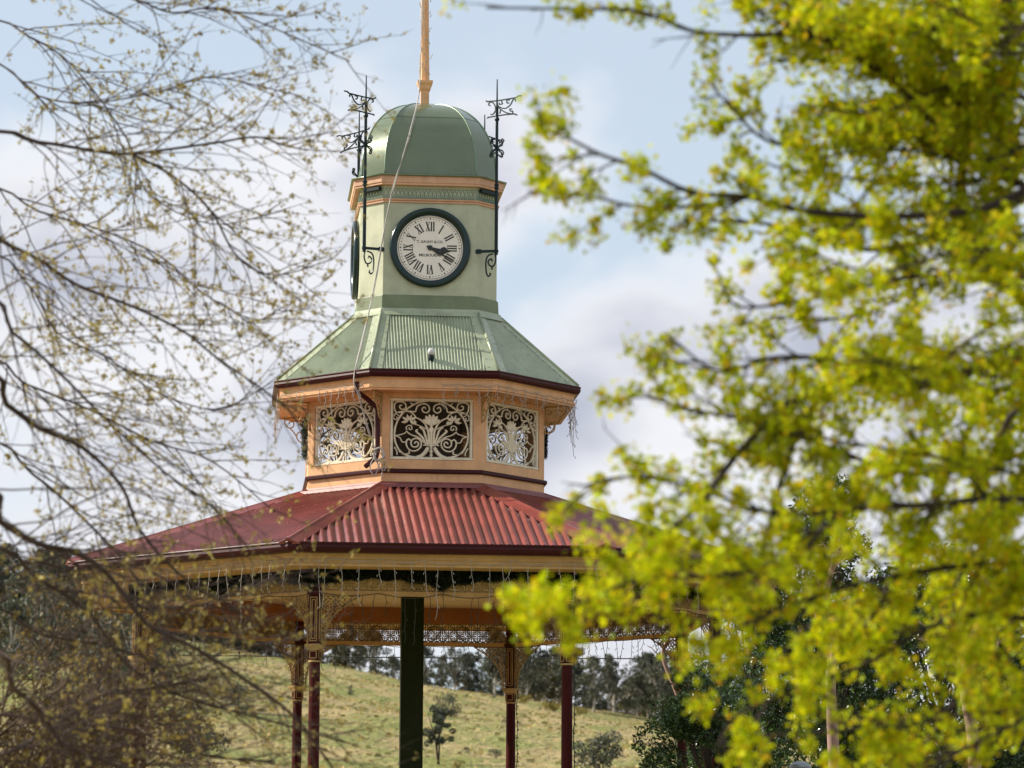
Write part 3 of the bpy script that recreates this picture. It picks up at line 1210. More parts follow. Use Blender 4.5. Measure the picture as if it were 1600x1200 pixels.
ZC = 9.217
RO = .567
b = MB()
b.lathe([(RO - .01, -.0), (RO, .02), (RO, .055), (RO - .02, .078), (RO - .055, .082), (RO - .075, .066), (RO - .092, .058), (RO - .105, .03), (RO - .106, .0)], c=(0, 0, 0), n=72, axis='y')
ck = b.build('clock', M['teal'], root, True, recalc=True)
ck.location = (0, -TA, ZC - BASE)
b = MB()
n = 64
b.add([(0, -.022, 0)] + [(.465 * math.cos(2 * PI * i / n), -.022, .465 * math.sin(2 * PI * i / n)) for i in range(n)], [(0, 1 + (i + 1) % n, 1 + i)for i in range(n)])
b.build('dial', M['dial'], ck)
PC = lambda u, v, d: (u, -(.0235 + d), v)
b = MB()
for i, t in enumerate(('XII', 'I', 'II', 'III', 'IIII', 'V', 'VI', 'VII', 'VIII', 'IX', 'X', 'XI')):
    numeral(b, t, i * PI / 6, PC)
b.ribbon(circ(0, 0, .442, 96), .006, PC, .002)
for i in range(60):
    a = i * PI / 30
    rr = .0085 if i % 5 == 0 else .0058
    b.ribbon([(.413 * math.sin(a) - rr * math.cos(a), .413 * math.cos(a) + rr * math.sin(a)), (.413 * math.sin(a) + rr * math.cos(a), .413 * math.cos(a) - rr * math.sin(a))], rr * 2, PC, .002)
    if i % 5 == 0:
        b.ribbon([(.40 * math.sin(a), .40 * math.cos(a)), (.43 * math.sin(a), .43 * math.cos(a))], .008, PC, .002)
b.build('numerals', M['black'], ck)
b = MB()
text_mesh(b, 'T. GAUNT & CO.', .050, 0, .072, PC, .001, .0008)
b.build('lettering', M['black'], ck)
b = MB()
text_mesh(b, 'MELBOURNE', .054, 0, -.120, PC, .001, .0008)
b.build('lettering', M['black'], ck)


def hand(name, ang, prof_, d):
    t_ = MB()
    ca, sa = math.cos(ang), math.sin(ang)
    P = lambda u, v, dd: (u * ca + v * sa, -(.0235 + d + dd), -u * sa + v * ca)
    t_.ribbon([(0, y) for y, w in prof_], [w for y, w in prof_], P, .006)
    if name == 'minute_hand':
        t_.lathe([(.0, .048), (.036, .046), (.036, .03), (.0, .028)], n=20, axis='y')
    return t_.build(name, M['black'], ck)


hand('hour_hand', R(99.5), [(-.03, .03), (.0, .035), (.10, .026), (.14, .03), (.155, .05), (.175, .092), (.20, .10), (.225, .075), (.25, .035), (.285, .008)], .006)
hand('minute_hand', R(119), [(-.05, .03), (.0, .034), (.07, .036), (.10, .05), (.14, .052), (.17, .034), (.22, .022), (.36, .014), (.395, .006)], .014)
for k_ in (2, 3):
    c = copy_tree(ck, root, kids=children(ck))
    a = R(90 * k_)
    c.rotation_euler = (0, 0, a)
    c.location = (TA * math.sin(a), -TA * math.cos(a), ZC - BASE)


# wrought-iron light standards at the tower corners
def standard(sx, sy):
    bx, by = .925 * sx, 1.04 * sy
    vx, vy = .652 * sx, .967 * sy
    t_ = MB()
    t_.tube([(bx, by, 9.13), (bx, by, 10.05)], .025, 8)
    t_.tube([(bx, by, 10.05), (bx, by, 11.25)], .021, 8)
    t_.tube([(bx, by, 11.25), (bx, by, 11.66)], [.015, .008], 6)
    for z in (9.18, 10.09, 10.13):
        t_.lathe([(.018, -.02), (.034, -.012), (.034, .012), (.018, .02)], c=(bx, by, z), n=10)
    t_.lathe([(0.012, -.035), (.03, -.02), (.036, 0), (.03, .02), (.012, .035)], c=(bx, by, 11.08), n=12)
    st_ = t_.build('light_standard', M['iron'], root, loc=(0, 0, -BASE))
    # arm to the wall with its scroll
    t_ = MB()
    ax, ay = bx - vx, by - vy
    L = math.hypot(ax, ay)
    ax, ay = ax / L, ay / L
    an = math.atan2(ay, ax)
    t_.box((vx + ax * (L / 2 + .01), vy + ay * (L / 2 + .01), 9.185), (L + .04, .026, .036), an)
    t_.box((vx + ax * .035, vy + ay * .035, 9.185), (.07, .034, .06), an)
    P = lambda u, v, d: (vx + ax * u - ay * (d - .008), vy + ay * u + ax * (d - .008), v)
    cs = lambda x, y: ((440 - x) / 1600 * 350 / 113, 9.185 - (y - 395) / 1600 * 350 / 113)
    for pts in ([(303, 405), (296, 460), (312, 505), (342, 500), (352, 470), (330, 452), (322, 470)],
                [(315, 415), (352, 428), (368, 470), (366, 545), (352, 580), (335, 568), (340, 555)],
                [(322, 505), (325, 532)]):
        t_.ribbon(spline([cs(*p) for p in pts], 4), .023, P, .018)
    t_.build('wall_arm', M['iron'], st_)
    # scrolled banner arms, set radially
    r45x, r45y = sx / math.sqrt(2), sy / math.sqrt(2)
    t_ = MB()
    P = lambda u, v, d: (bx + r45x * u - r45y * (d - .007), by + r45y * u + r45x * (d - .007), v)

    def cc(x, y):
        y2 = y + (358 - x) * .346
        return ((358 - x) / 461, 11.345 - (y2 - 262) / 702)
    bars = [([(150, 188), (175, 192), (195, 212), (358, 262), (440, 278), (452, 270)], .022),
            ([(188, 385), (212, 378), (290, 395), (365, 418), (430, 438), (440, 448)], .022)]
    for pts, w in bars:
        t_.ribbon([cc(*p) for p in pts], w, P, .016)
    for pts in ([(205, 250), (200, 232), (222, 235), (245, 290), (290, 332), (340, 318), (358, 285)],
                [(250, 240), (275, 250), (270, 275), (255, 270)],
                [(320, 258), (312, 285), (335, 295), (340, 278)],
                [(232, 330), (250, 335), (240, 355), (225, 350), (230, 378), (280, 372), (330, 340), (350, 315)],
                [(325, 345), (335, 390)],
                [(415, 318), (430, 305), (415, 282), (390, 285), (372, 320), (372, 365), (395, 405), (410, 400)]):
        t_.ribbon(spline([cc(*p) for p in pts], 4), .018, P, .016)
    t_.build('scroll_arm', M['iron'], st_)
    # lower four-way scroll
    t_ = MB()
    for q in range(4):
        an2 = PI / 4 + q * PI / 2
        dx, dy = math.cos(an2), math.sin(an2)
        for s2 in (1, -1):
            pts = [(.015, .0), (.06, .035), (.105, .055), (.125, .095), (.10, .115), (.08, .095)]
            P = lambda u, v, d: (bx + dx * u - dy * (d - .006), by + dy * u + dx * (d - .006), 10.665 + s2 * v)
            t_.ribbon(spline(pts, 4), .021, P, .016)
    t_.build('cross_scroll', M['iron'], st_)
    return st_


for sx, sy in ((-1, -1), (1, -1), (1, 1), (-1, 1)):
    standard(sx, sy)

# lamp on the upper roof
def roof_lamp(px, py, Y, s_=1.0):
    p = inv @ at(px, py, Y)
    t_ = MB()
    t_.lathe([(r_ * s_, z_ * s_) for r_, z_ in ((0, .02), (.035, .03), (.052, .06), (.05, .09), (.035, .115), (0, .125))], c=(p.x, p.y, p.z + .02), n=16)
    l_ = t_.build('roof_lamp', M['lampwhite'], root, True, (0, 0, -BASE))
    l_.scale = (1, 1, 1)
    t_ = MB()
    t_.lathe([(r_ * s_, z_ * s_) for r_, z_ in ((0, -.10), (.025, -.10), (.032, -.02), (.04, .0), (.04, .04), (.03, .045))], c=(p.x, p.y, p.z), n=12)
    t_.tube([(p.x, p.y, p.z - .08 * s_), (p.x + .02, p.y - .03, p.z - .13 * s_), (p.x, p.y + .03, p.z - .17 * s_)], .012, 6)
    t_.build('lamp_holder', M['iron'], l_)


roof_lamp(674, 560, -1.92)
roof_lamp(447, 588, -.95, .5)

# ------------------------------------------------------------------ rope
rng = np.random.default_rng(5)
random.seed(4)
rope = MB()
W2 = lambda x, y, z: Matrix.Rotation(TH, 4, 'Z') @ Vector((x, y, z))
main = [W2(-.05, -.07, 14.9), at(659, 20, -.2), at(657, 100, -.45), at(654, 150, -.75), at(638, 215, -1.12), at(618, 284, -1.27), at(604, 340, -1.22), at(583, 455, -1.32), at(567, 530, -1.75), at(553, 590, -2.05), at(560, 618, -2.0), at(574, 665, -1.85), at(588, 708, -1.80)]
rope.tube(spline(main, 5), .0095, 6)
second = [p + Vector((.016 * math.sin(i * 2.1), .02 * math.cos(i * 3), 0)) for i, p in enumerate(main)]
rope.tube(spline(second, 5), .006, 5)
loops = [at(588, 708, -1.80), at(578, 730, -1.84), at(586, 742, -1.83), at(594, 722, -1.82), at(602, 716, -1.80), at(601, 735, -1.81), at(592, 728, -1.84), at(585, 706, -1.82), at(597, 712, -1.80), at(597, 748, -1.80)]
rope.tube(spline(loops, 5), .008, 5)
rope.tube(spline([at(584, 704, -1.84), at(594, 700, -1.84), at(600, 712, -1.86), at(588, 720, -1.86), at(583, 708, -1.84)], 5), .016, 6)
ro = rope.build('rope', M['rope'], None, True)
tag(ro, 'long grey rope from the flagpole down past the clock to a knotted coil', 'rope')
# white frayed wrap on the pole
b = MB()
for i in range(60):
    z = 11.95 + i * .045
    p = W2(fx + .07 * math.cos(i * 1.3), -.07 - .02 * random.random(), z)
    b.tube([p, p + Vector((random.uniform(-.05, .05), -.02, random.uniform(.02, .09)))], .006, 4)
tag(b.build('flag_halyard', M['rope'], None), 'frayed pale cord wrapped around the flagpole above the dome', 'cord')


# ------------------------------------------------------------------ icicle lights
def icicles(name, p, q, label, drop=(.18, .45), step=.17, sag=.05, nsag=7, mat='cord', seed=1, bulbs=True):
    rr = random.Random(seed)
    p, q = Vector(p), Vector(q)
    L = (q - p).length
    out = Vector((0, -1, 0))
    t_ = MB()
    n = nsag * 8
    f = lambda t: p.lerp(q, t) - Vector((0, 0, sag * abs(math.sin(PI * nsag * t)) * (.7 + .3 * math.sin(7 * t + seed))))
    t_.tube([f(i / n) for i in range(n + 1)], .0045, 4)
    bl = MB()
    m = int(L / step)
    for i in range(m):
        t = (i + rr.uniform(.2, .8)) / m
        P = f(t)
        if rr.random() < .08:
            continue
        ln = rr.uniform(*drop) * (1.5 if rr.random() < .2 else 1)
        k_ = rr.randint(3, 5)
        pts = [P]
        for j in range(k_):
            pts.append(pts[-1] + Vector((rr.uniform(-.022, .022), rr.uniform(-.01, .01), -ln / k_)))
        t_.tube(pts, .0036, 4)
        for j in range(1, k_ + 1):
            s_ = rr.choice((-1, 1))
            e = pts[j] + Vector((s_ * rr.uniform(.015, .03), 0, -rr.uniform(.01, .03)))
            t_.tube([pts[j], e], .003, 4)
            if bulbs:
                t_.lathe([(0, -.012), (.005, -.004), (.005, .008), (0, .01)], c=tuple(e - Vector((0, 0, .008))), n=5)
    o = t_.build(name, M[mat], None)
    tag(o, label, 'string lights', 'icicle lights hung around the bandstand')
    return o


def oc(A, k2, z):
    """corner k2 (0 = front left, 1 = front right, ...) of an octagon, in world space"""
    a = R(-22.5 + 45 * k2)
    r = A / C225
    return W2(r * math.sin(a), -r * math.cos(a), z)


where = {0: 'along the front lower eave', 1: 'along the lower eave to the right by leafy twigs', 7: 'along the lower eave to the left by bare twigs'}
for k2, w in where.items():
    a, c = oc(4.73, k2, 4.425), oc(4.73, (k2 + 1) % 8, 4.425)
    icicles('icicle_lights', a, c, 'pale icicle lights strung ' + w, seed=10 + k2, drop=(.22, .5), step=.19)
    a, c = oc(3.97, k2, 4.07), oc(3.97, (k2 + 1) % 8, 4.07)
    icicles('icicle_lights', a, c, 'dark cord icicle lights on lace rail ' + w.replace('along the', 'under'), seed=30 + k2, drop=(.2, .5), step=.17, mat='cord_dark', sag=.06, nsag=4)
for k2, w in ((3, 'right of centre'), (4, 'seen through the middle'), (5, 'left of centre')):
    a, c = oc(3.85, k2, 4.04), oc(3.85, k2 + 1, 4.04)
    icicles('icicle_lights', a, c, 'dark corded icicle lights on the far side of the bandstand ' + w, seed=50 + k2, drop=(.12, .4), step=.13, mat='cord_dark', sag=.03, nsag=5)
a, c = oc(2.075, 7, 7.12), oc(2.075, 0, 7.12)
icicles('icicle_lights', a, a.lerp(c, .92), 'pale icicle lights on the upper peach eave left of the rope', seed=71, drop=(.1, .3), step=.13, sag=.03, nsag=4)
a, c = oc(2.075, 0, 7.12), oc(2.075, 1, 7.12)
icicles('icicle_lights', a.lerp(c, .55), c, 'pale icicle lights on the front of the upper peach eave above the middle lattice', seed=72, drop=(.1, .3), step=.14, sag=.03, nsag=3)
a, c = oc(2.075, 1, 7.12), oc(2.075, 2, 7.12)
icicles('icicle_lights', a, c, 'pale icicle lights on the upper peach eave over the right lattice', seed=73, drop=(.1, .26), step=.13, sag=.03, nsag=6)
a, c = oc(2.09, 2, 7.13), oc(2.09, 3, 7.13)
icicles('icicle_lights', a, a.lerp(c, .6), 'pale icicle lights dangling off the right corner of the upper eave', seed=74, drop=(.2, .6), step=.09, sag=.03, nsag=3)
a, c = oc(2.09, 6, 7.13), oc(2.09, 7, 7.13)
icicles('icicle_lights', a.lerp(c, .3), c, 'pale icicle lights dangling off the left corner of the upper eave', seed=75, drop=(.2, .6), step=.1, sag=.03, nsag=3)

# loose dark cord of bulbs running down two columns
for k2, lab in ((1, 'dark cord of bulbs running down the front right column'), (4, 'dark cord of bulbs running down the far right column')):
    a = oc(AC, k2, 0)
    t_ = MB()
    off = Vector((.095, -.02, 0))
    pts = [a + off + Vector((random.uniform(-.012, .012), 0, 4.0 - i * .12)) for i in range(28)]
    t_.tube(pts, .006, 4)
    for p in pts:
        t_.tube([p, p + Vector((.022, 0, -.025))], .008, 4)
    tag(t_.build('light_cord', M['cord_dark'], None), lab, 'string lights', 'icicle lights hung around the bandstand')


# ------------------------------------------------------------------ garlands
def garland(p, q, label, seed, amp=.10, thick=.125, n=30000, mat='garland', length=.055):
    r_ = np.random.default_rng(seed)
    p, q = np.array(p), np.array(q)
    t = r_.uniform(0, 1, n)
    L = np.linalg.norm(q - p)
    C = p[None] * (1 - t[:, None]) + q[None] * t[:, None]
    if amp:
        low = p[2] - .17 + .15 * np.abs(np.sin(2 * PI * t)) ** .6 + .015 * np.sin(t * 61)
        high = p[2] + .10 + .02 * np.sin(t * 37) + .015 * np.sin(t * 90)
        C[:, 2] = low + (high - low) * r_.uniform(0, 1, n)
        th2 = np.full(n, .035)
    else:
        th2 = thick * np.ones(n)
    d = r_.normal(size=(n, 3))
    d /= np.linalg.norm(d, axis=1)[:, None]
    C = C + d * (th2 * r_.uniform(.2, 1.0, n) ** .6)[:, None] * np.array([1, .7, 1.05])
    Q = leaf_quads(C, length, .22, r_)
    o = quads_obj('garland', Q, M[mat])
    tag(o, label, 'garland', 'garlands hung on the bandstand')
    return o


for k2, lab in ((0, 'black tinsel garland swagged along the front lace frieze'), (7, 'black tinsel garland on the lace frieze to the left behind bare twigs'), (1, 'black tinsel garland on the lace frieze to the right behind leafy twigs')):
    garland(oc(4.04, k2, 4.285), oc(4.04, (k2 + 1) % 8, 4.285), lab, 3 + k2)
p = at(476, 655, -.85)
garland(at(476, 657, -.85), at(476, 716, -.85), 'green bushy garland hanging at the left corner of the lantern storey', 21, amp=0, thick=.052, n=2200, mat='garland_g', length=.03)
garland(at(853, 672, -.45), at(852, 716, -.45), 'dark green garland hanging at the right corner of the lantern storey', 22, amp=0, thick=.035, n=1500, mat='garland', length=.03)

# ------------------------------------------------------------------ overhead cable behind the bandstand
b = MB()
c0, c1 = at(-900, 1000, 18), at(2500, 1017, 18)
b.tube([c0.lerp(c1, i / 30) - Vector((0, 0, .25 * math.sin(PI * i / 30))) for i in range(31)], .012, 5)
tag(b.build('overhead_cable', M['cord_dark'], None), 'thin dark cable strung level behind the bandstand beneath its far rail', 'cable')
for c in (c0, c1):
    b = MB()
    b.tube([(c.x, c.y, gz(c.x, c.y) - .3), (c.x, c.y, c.z + .6)], [.16, .12], 10)
    b.tube([(c.x, c.y - .7, c.z + .1), (c.x, c.y + .7, c.z + .1)], .05, 6)
    tag(b.build('utility_pole', M['bark_gum'], None), 'weathered timber pole carrying the level cable on the ' + ('left' if c.x < 0 else 'right'), 'pole')


# ------------------------------------------------------------------ trees
class Tree:
    """branches grown into one mesh; leaf points collected"""
    def __init__(s, seed):
        s.r = random.Random(seed)
        s.mb = MB()
        s.tips = []

    def stem(s, pts, r0_, r1_, sides=6, sm=3):
        q = spline(pts, sm) if sm > 1 else pts
        n = len(q)
        s.mb.tube(q, [r0_ + (r1_ - r0_) * i / (n - 1) for i in range(n)], sides)
        return [Vector(p) for p in q]

    def twig(s, p, d, L, r, level, spec):
        """spec[level]: dict(seg, wob, grav, kids per m, angle, ratio, sides, leaf)"""
        sp = spec[level]
        rr = s.r
        n = max(2, int(L / sp['seg']))
        pts = [p]
        d = d.normalized()
        g_ = Vector((0, 0, sp['grav']))
        for i in range(n):
            w = sp['wob']
            d = (d + Vector((rr.gauss(0, w), rr.gauss(0, w), rr.gauss(0, w))) + g_ * (1 + i / n)).normalized()
            pts.append(pts[-1] + d * (L / n))
        s.mb.tube(pts, [r * (1 - .72 * i / n) for i in range(n + 1)], sp['sides'], cap=False)
        if sp.get('leaf'):
            m = max(1, int(L * sp['leaf']))
            for i in range(m):
                t = (rr.random() * .9 + .1) * n
                k_ = min(n - 1, int(t))
                s.tips.append(pts[k_].lerp(pts[k_ + 1], t - k_))
            s.tips.append(pts[-1])
        if level + 1 < len(spec):
            s.kids(pts, r, level + 1, spec, L, start=sp.get('start', .15))
        return pts

    def kids(s, pts, r, level, spec, L, start=.1, plane=None):
        sp = spec[level]
        rr = s.r
        n = len(pts) - 1
        m = int(L * sp['rate'] + rr.random())
        for i in range(m):
            t = (start + (1 - start) * (i + rr.random()) / m) * n
            k_ = min(n - 1, int(t))
            P = pts[k_].lerp(pts[k_ + 1], t - k_)
            T = (pts[k_ + 1] - pts[k_]).normalized()
            side = Vector((rr.gauss(0, 1), rr.gauss(0, .8), rr.gauss(0, 1)))
            side = (side - T * side.dot(T)).normalized()
            a = R(sp['angle'] + rr.uniform(-12, 12))
            d = T * math.cos(a) + side * math.sin(a)
            if sp.get('bend'):
                d = d + Vector(sp['bend'])
            frac = 1 - .62 * (t / n)
            ln = rr.uniform(*sp['len']) * frac
            s.twig(P, d, ln, min(r * .6, sp['r']) * (.7 + .5 * frac), level, spec)


# ---- left foreground tree: bare, budding, at about 20 m
LT = Tree(11)
LD = 20.0
spec_l = [
    dict(seg=.10, wob=.10, grav=0, sides=4),
    dict(seg=.10, wob=.09, grav=-.012, rate=9.5, angle=32, len=(.5, 1.4), r=.0045, sides=4, leaf=5.0, bend=(.10, 0, .02)),
    dict(seg=.08, wob=.11, grav=-.005, rate=5.2, angle=42, len=(.2, .55), r=.0031, sides=3, leaf=9, bend=(.05, 0, .0)),
    dict(seg=.06, wob=.12, grav=.0, rate=4.5, angle=45, len=(.06, .2), r=.0022, sides=3, leaf=12),
]
TLX, TLY = -6.6, -25.0
zt = gz(TLX, TLY)
trunk_l = LT.stem([(TLX, TLY, zt - .2), (TLX + .05, TLY, zt + 1.2), (TLX - .05, TLY + .1, zt + 2.6), (TLX + .1, TLY + .1, zt + 4.5), (TLX, TLY, zt + 7), (TLX + .1, TLY, zt + 9.5)], .26, .05, 12)
guides = [   # pixel course, depth start/end, thickness in px at start/end, height up the trunk
    ([(-60, 216), (60, 222), (150, 236), (205, 240), (330, 224), (400, 214), (440, 226), (480, 235)], 19.5, 20.5, 11, 3),
    ([(205, 240), (270, 275), (330, 330), (370, 400), (430, 430), (520, 405)], 20, 20.8, 7, 2.5),
    ([(-60, -60), (60, -30), (160, -12), (215, 0), (270, 20), (340, 12), (430, 45), (545, 95)], 21, 20, 8, 2.5),
    ([(-60, 90), (60, 150), (150, 160), (260, 140), (330, 120), (470, 150)], 21.5, 20.5, 6, 2.5),
    ([(-60, 330), (0, 375), (60, 405), (120, 445), (210, 480), (290, 520), (340, 560), (450, 640), (480, 705)], 19, 19.8, 12, 3),
    ([(-60, 290), (60, 330), (160, 360), (250, 400), (320, 460), (400, 500), (440, 480)], 22, 21, 7, 2.5),
    ([(-60, 470), (20, 520), (90, 580), (170, 660), (260, 740), (330, 790), (390, 860)], 18.5, 19.5, 10, 3),
    ([(-60, 590), (10, 632), (60, 668), (130, 700), (190, 760), (220, 830), (290, 905), (380, 960)], 18, 19, 15, 4),
    ([(-60, 560), (40, 600), (140, 640), (240, 690), (330, 720), (430, 800)], 21, 21.5, 8, 3),
    ([(-60, 770), (0, 815), (60, 850), (120, 865), (170, 900), (230, 975), (300, 1010), (380, 1060), (460, 1120), (520, 1200)], 17.5, 18.5, 17, 5),
    ([(-60, 860), (60, 905), (140, 960), (200, 1040), (290, 1090), (400, 1120), (540, 1160)], 19, 20, 11, 4),
    ([(-60, 1010), (20, 1075), (60, 1108), (100, 1165), (170, 1192), (260, 1230)], 17, 17.6, 14, 7),
    ([(-60, 950), (60, 990), (170, 1010), (280, 1040), (380, 1010), (470, 1000)], 20.5, 21, 8, 3),
    ([(-60, 1120), (80, 1130), (200, 1140), (320, 1180), (430, 1190)], 20, 20.4, 9, 4),
    ([(-60, 690), (50, 740), (150, 830), (210, 900), (260, 1000), (300, 1100), (330, 1210)], 20.5, 21, 8, 3),
    ([(-60, 1190), (60, 1150), (150, 1090), (240, 1075), (330, 1060)], 18.8, 19.6, 8, 3),
    ([(-60, 920), (40, 880), (140, 900), (260, 950), (360, 930), (430, 900)], 19.6, 20.6, 8, 3),
    ([(-60, 400), (40, 440), (90, 520), (170, 560), (240, 610), (340, 640), (420, 600)], 20.6, 21.4, 6, 2.5),
    ([(-60, 30), (50, 60), (120, 110), (200, 220), (230, 300), (330, 350), (440, 330)], 22, 21.4, 6, 2.5),
]
for gi, (pp, d0_, d1_, w0, w1) in enumerate(guides):
    n = len(pp)
    P = [atd(x, y, d0_ + (d1_ - d0_) * i / (n - 1)) for i, (x, y) in enumerate(pp)]
    if pp[0][0] < 0:
        zz = max(P[0].z - 1.3, zt + .9)
        zz = min(zz, zt + 8.5)
        st_ = Vector((TLX, TLY, zz))
        P = [st_, st_.lerp(P[0], .5) + Vector((0, 0, .12))] + P
    pts = LT.stem(P, w0 * .36 / 5121 * 20, w1 * .38 / 5121 * 20, 7, 4)
    start_i = next((i for i, q in enumerate(pts) if q.x > at(-70, 600, q.y).x), 0)
    vis = pts[start_i:]
    L = sum((vis[i + 1] - vis[i]).length for i in range(len(vis) - 1))
    LT.kids(vis, .012, 1, spec_l, L * (1.5 if pp[0][1] > 750 else 1.1), start=.0)
rr0 = random.Random(8)
lt = empty('budding_tree', (TLX, TLY, zt))
tag(lt, 'bare grey-brown tree with tiny opening buds whose twigs fill the left side', 'tree')
o = LT.mb.build('branches', M['bark_dark'], lt, True)
o.location = (-TLX, -TLY, -zt)
tp = np.array([tuple(t) for t in LT.tips])
nb = len(tp)
rg = np.random.default_rng(2)
sel = rg.random(nb) < .85
proj_y = np.array([600 - FPX * ((Vector(t) - CAMP).dot(up)) / ((Vector(t) - CAMP).dot(fw)) for t in tp])
sel &= rg.random(nb) < np.clip(.78 - (proj_y - 500) / 800, .22, .74)
tp = tp[sel]
C = np.repeat(tp, 5, axis=0) + rg.normal(scale=.011, size=(len(tp) * 5, 3))
Q = leaf_quads(C, .027, .50, rg)
o = quads_obj('buds', Q, M['buds'], lt)
o.location = (-TLX, -TLY, -zt)
LT2 = Tree(19)
spec_t = [dict(seg=.12, wob=.12, grav=0, sides=5),
          dict(seg=.11, wob=.13, grav=-.02, rate=9, angle=40, len=(.4, 1.3), r=.010, sides=4, leaf=2.5),
          dict(seg=.09, wob=.15, grav=-.01, rate=6, angle=45, len=(.2, .6), r=.0055, sides=3, leaf=6)]
bx_, by_ = -3.9, -22.5
bz_ = gz(bx_, by_)
for i in range(34):
    px, py = rr0.uniform(-60, 330), rr0.uniform(930, 1230)
    py = max(py, 930 + max(0, px - 60) * .75)
    e = atd(px, py, rr0.uniform(22, 25))
    base_ = Vector((bx_ + rr0.uniform(-.3, .3), by_ + rr0.uniform(-.3, .3), bz_ - .1))
    m_ = base_.lerp(e, .5) + Vector((rr0.uniform(-.3, .1), rr0.uniform(-.3, .3), rr0.uniform(-.2, .3)))
    pts = LT2.stem([base_, m_, e], .020, .006, 6, 6)
    up_ = [q for q in pts if q.z > 0.2]
    L = sum((up_[i_ + 1] - up_[i_]).length for i_ in range(len(up_) - 1))
    if len(up_) > 2:
        LT2.kids(up_, .012, 1, spec_t, L, start=0)
t2 = empty('twiggy_shrub', (bx_, by_, bz_))
tag(t2, 'dense tangle of brown twigs with rusty buds filling the lower left corner', 'shrub')
o = LT2.mb.build('branches', M['bark_thicket'], t2, True)
o.location = (-bx_, -by_, -bz_)
q2 = np.array([tuple(t) for t in LT2.tips])
C = np.repeat(q2, 4, axis=0) + rg.normal(scale=.016, size=(len(q2) * 4, 3))
o = quads_obj('buds', leaf_quads(C, .030, .5, rg), M['buds_brown'], t2)
o.location = (-bx_, -by_, -bz_)
print('left tips', len(tp), 'branch verts', LT.mb.n)

# ---- right foreground tree: lime samaras, at about 13 m
RTr = Tree(23)
spec_r = [
    dict(seg=.10, wob=.10, grav=0, sides=5),
    dict(seg=.08, wob=.12, grav=.01, rate=9, angle=48, len=(.15, .52), r=.0055, sides=4, leaf=20, bend=(-.18, 0, .04)),
    dict(seg=.06, wob=.12, grav=.01, rate=8, angle=45, len=(.09, .28), r=.003, sides=3, leaf=22),
]
TRX, TRY = 4.1, -32.6
zr = gz(TRX, TRY)
RTr.stem([(TRX, TRY, zr - .2), (TRX - .04, TRY, zr + 1), (TRX + .05, TRY, zr + 2.4), (TRX, TRY + .1, zr + 4), (TRX + .1, TRY, zr + 6.5)], .22, .06, 12)
gr = [
    ([(1680, 340), (1560, 262), (1470, 200), (1400, 132), (1340, 90), (1270, 55), (1170, 55), (1080, 48), (1000, 18), (900, 14), (760, 12)], 13.5, 12.6, 15, 3, .75),
    ([(1270, 55), (1235, 15), (1210, -40)], 13, 13, 8, 4, 1),
    ([(1690, 280), (1540, 325), (1400, 338), (1260, 330), (1170, 308), (1080, 300), (1000, 262), (940, 242), (880, 212), (835, 196)], 13, 12.2, 14, 3, .7),
    ([(1170, 308), (1090, 322), (990, 322), (920, 305), (860, 305), (825, 298)], 12.8, 12.3, 6, 2.5, .7),
    ([(1540, -60), (1545, 60), (1530, 160), (1500, 300), (1540, 420), (1690, 520)], 14, 13.5, 9, 20, 1.2),
    ([(1690, 290), (1600, 310), (1530, 350), (1470, 372), (1380, 390), (1300, 380), (1200, 350), (1100, 345)], 14, 13.5, 16, 4, 1.1),
    ([(1690, 180), (1560, 150), (1420, 190), (1300, 230), (1200, 220), (1140, 165), (1110, 130)], 13.6, 13, 11, 3, 1.25),
    ([(1690, 60), (1560, 40), (1440, 60), (1350, 30), (1290, -20)], 13.4, 13, 10, 4, 1.3),
    ([(1690, 430), (1560, 440), (1450, 430), (1340, 450), (1250, 470), (1160, 480), (1130, 455)], 13.2, 12.8, 10, 3, 1.1),
    ([(1690, 500), (1600, 555), (1530, 575), (1450, 602), (1380, 588), (1290, 600), (1225, 640), (1160, 700), (1090, 790), (1020, 850), (950, 890)], 13.2, 12.2, 22, 5, 1.35),
    ([(1290, 600), (1245, 680), (1215, 770), (1190, 865), (1140, 960)], 13, 12.6, 10, 5, 1.2),
    ([(1380, 588), (1280, 560), (1200, 560), (1120, 580), (1040, 520)], 13, 12.5, 8, 3, 1.25),
    ([(1690, 620), (1560, 610), (1500, 700), (1440, 830), (1400, 900), (1340, 1000)], 14, 13.6, 16, 7, 1.1),
    ([(1690, 590), (1590, 640), (1560, 690), (1520, 780), (1500, 900), (1480, 1020)], 13.6, 13.2, 12, 5, 1.0),
    ([(1690, 700), (1560, 720), (1420, 740), (1300, 700), (1180, 660), (1080, 640), (1010, 620)], 13.2, 12.6, 12, 3, 1.15),
    ([(1690, 800), (1560, 780), (1440, 790), (1320, 800), (1240, 870), (1120, 900), (1000, 905), (900, 945), (815, 962)], 12.8, 11.6, 12, 3, 1.9),
    ([(1320, 800), (1200, 800), (1080, 760), (980, 745), (910, 760)], 12.9, 12.4, 7, 3, 1.3),
    ([(1690, 900), (1560, 880), (1400, 900), (1280, 930), (1180, 970), (1080, 1000), (1010, 950)], 13, 12.3, 12, 3, 1.4),
    ([(1690, 1000), (1560, 960), (1450, 980), (1350, 1040), (1240, 1080), (1150, 1120), (1120, 1170)], 13, 12.6, 10, 3, .85),
    ([(1690, 1100), (1560, 1080), (1450, 1120), (1330, 1140), (1200, 1150)], 13.4, 12.9, 9, 4, .8),
    ([(1690, 1170), (1560, 1160), (1440, 1190), (1300, 1230)], 13, 12.8, 9, 4, .8),
    ([(1690, 860), (1600, 900), (1540, 980), (1500, 1080), (1420, 1200)], 13.8, 13.4, 9, 5, .9),
]
rq = random.Random(31)
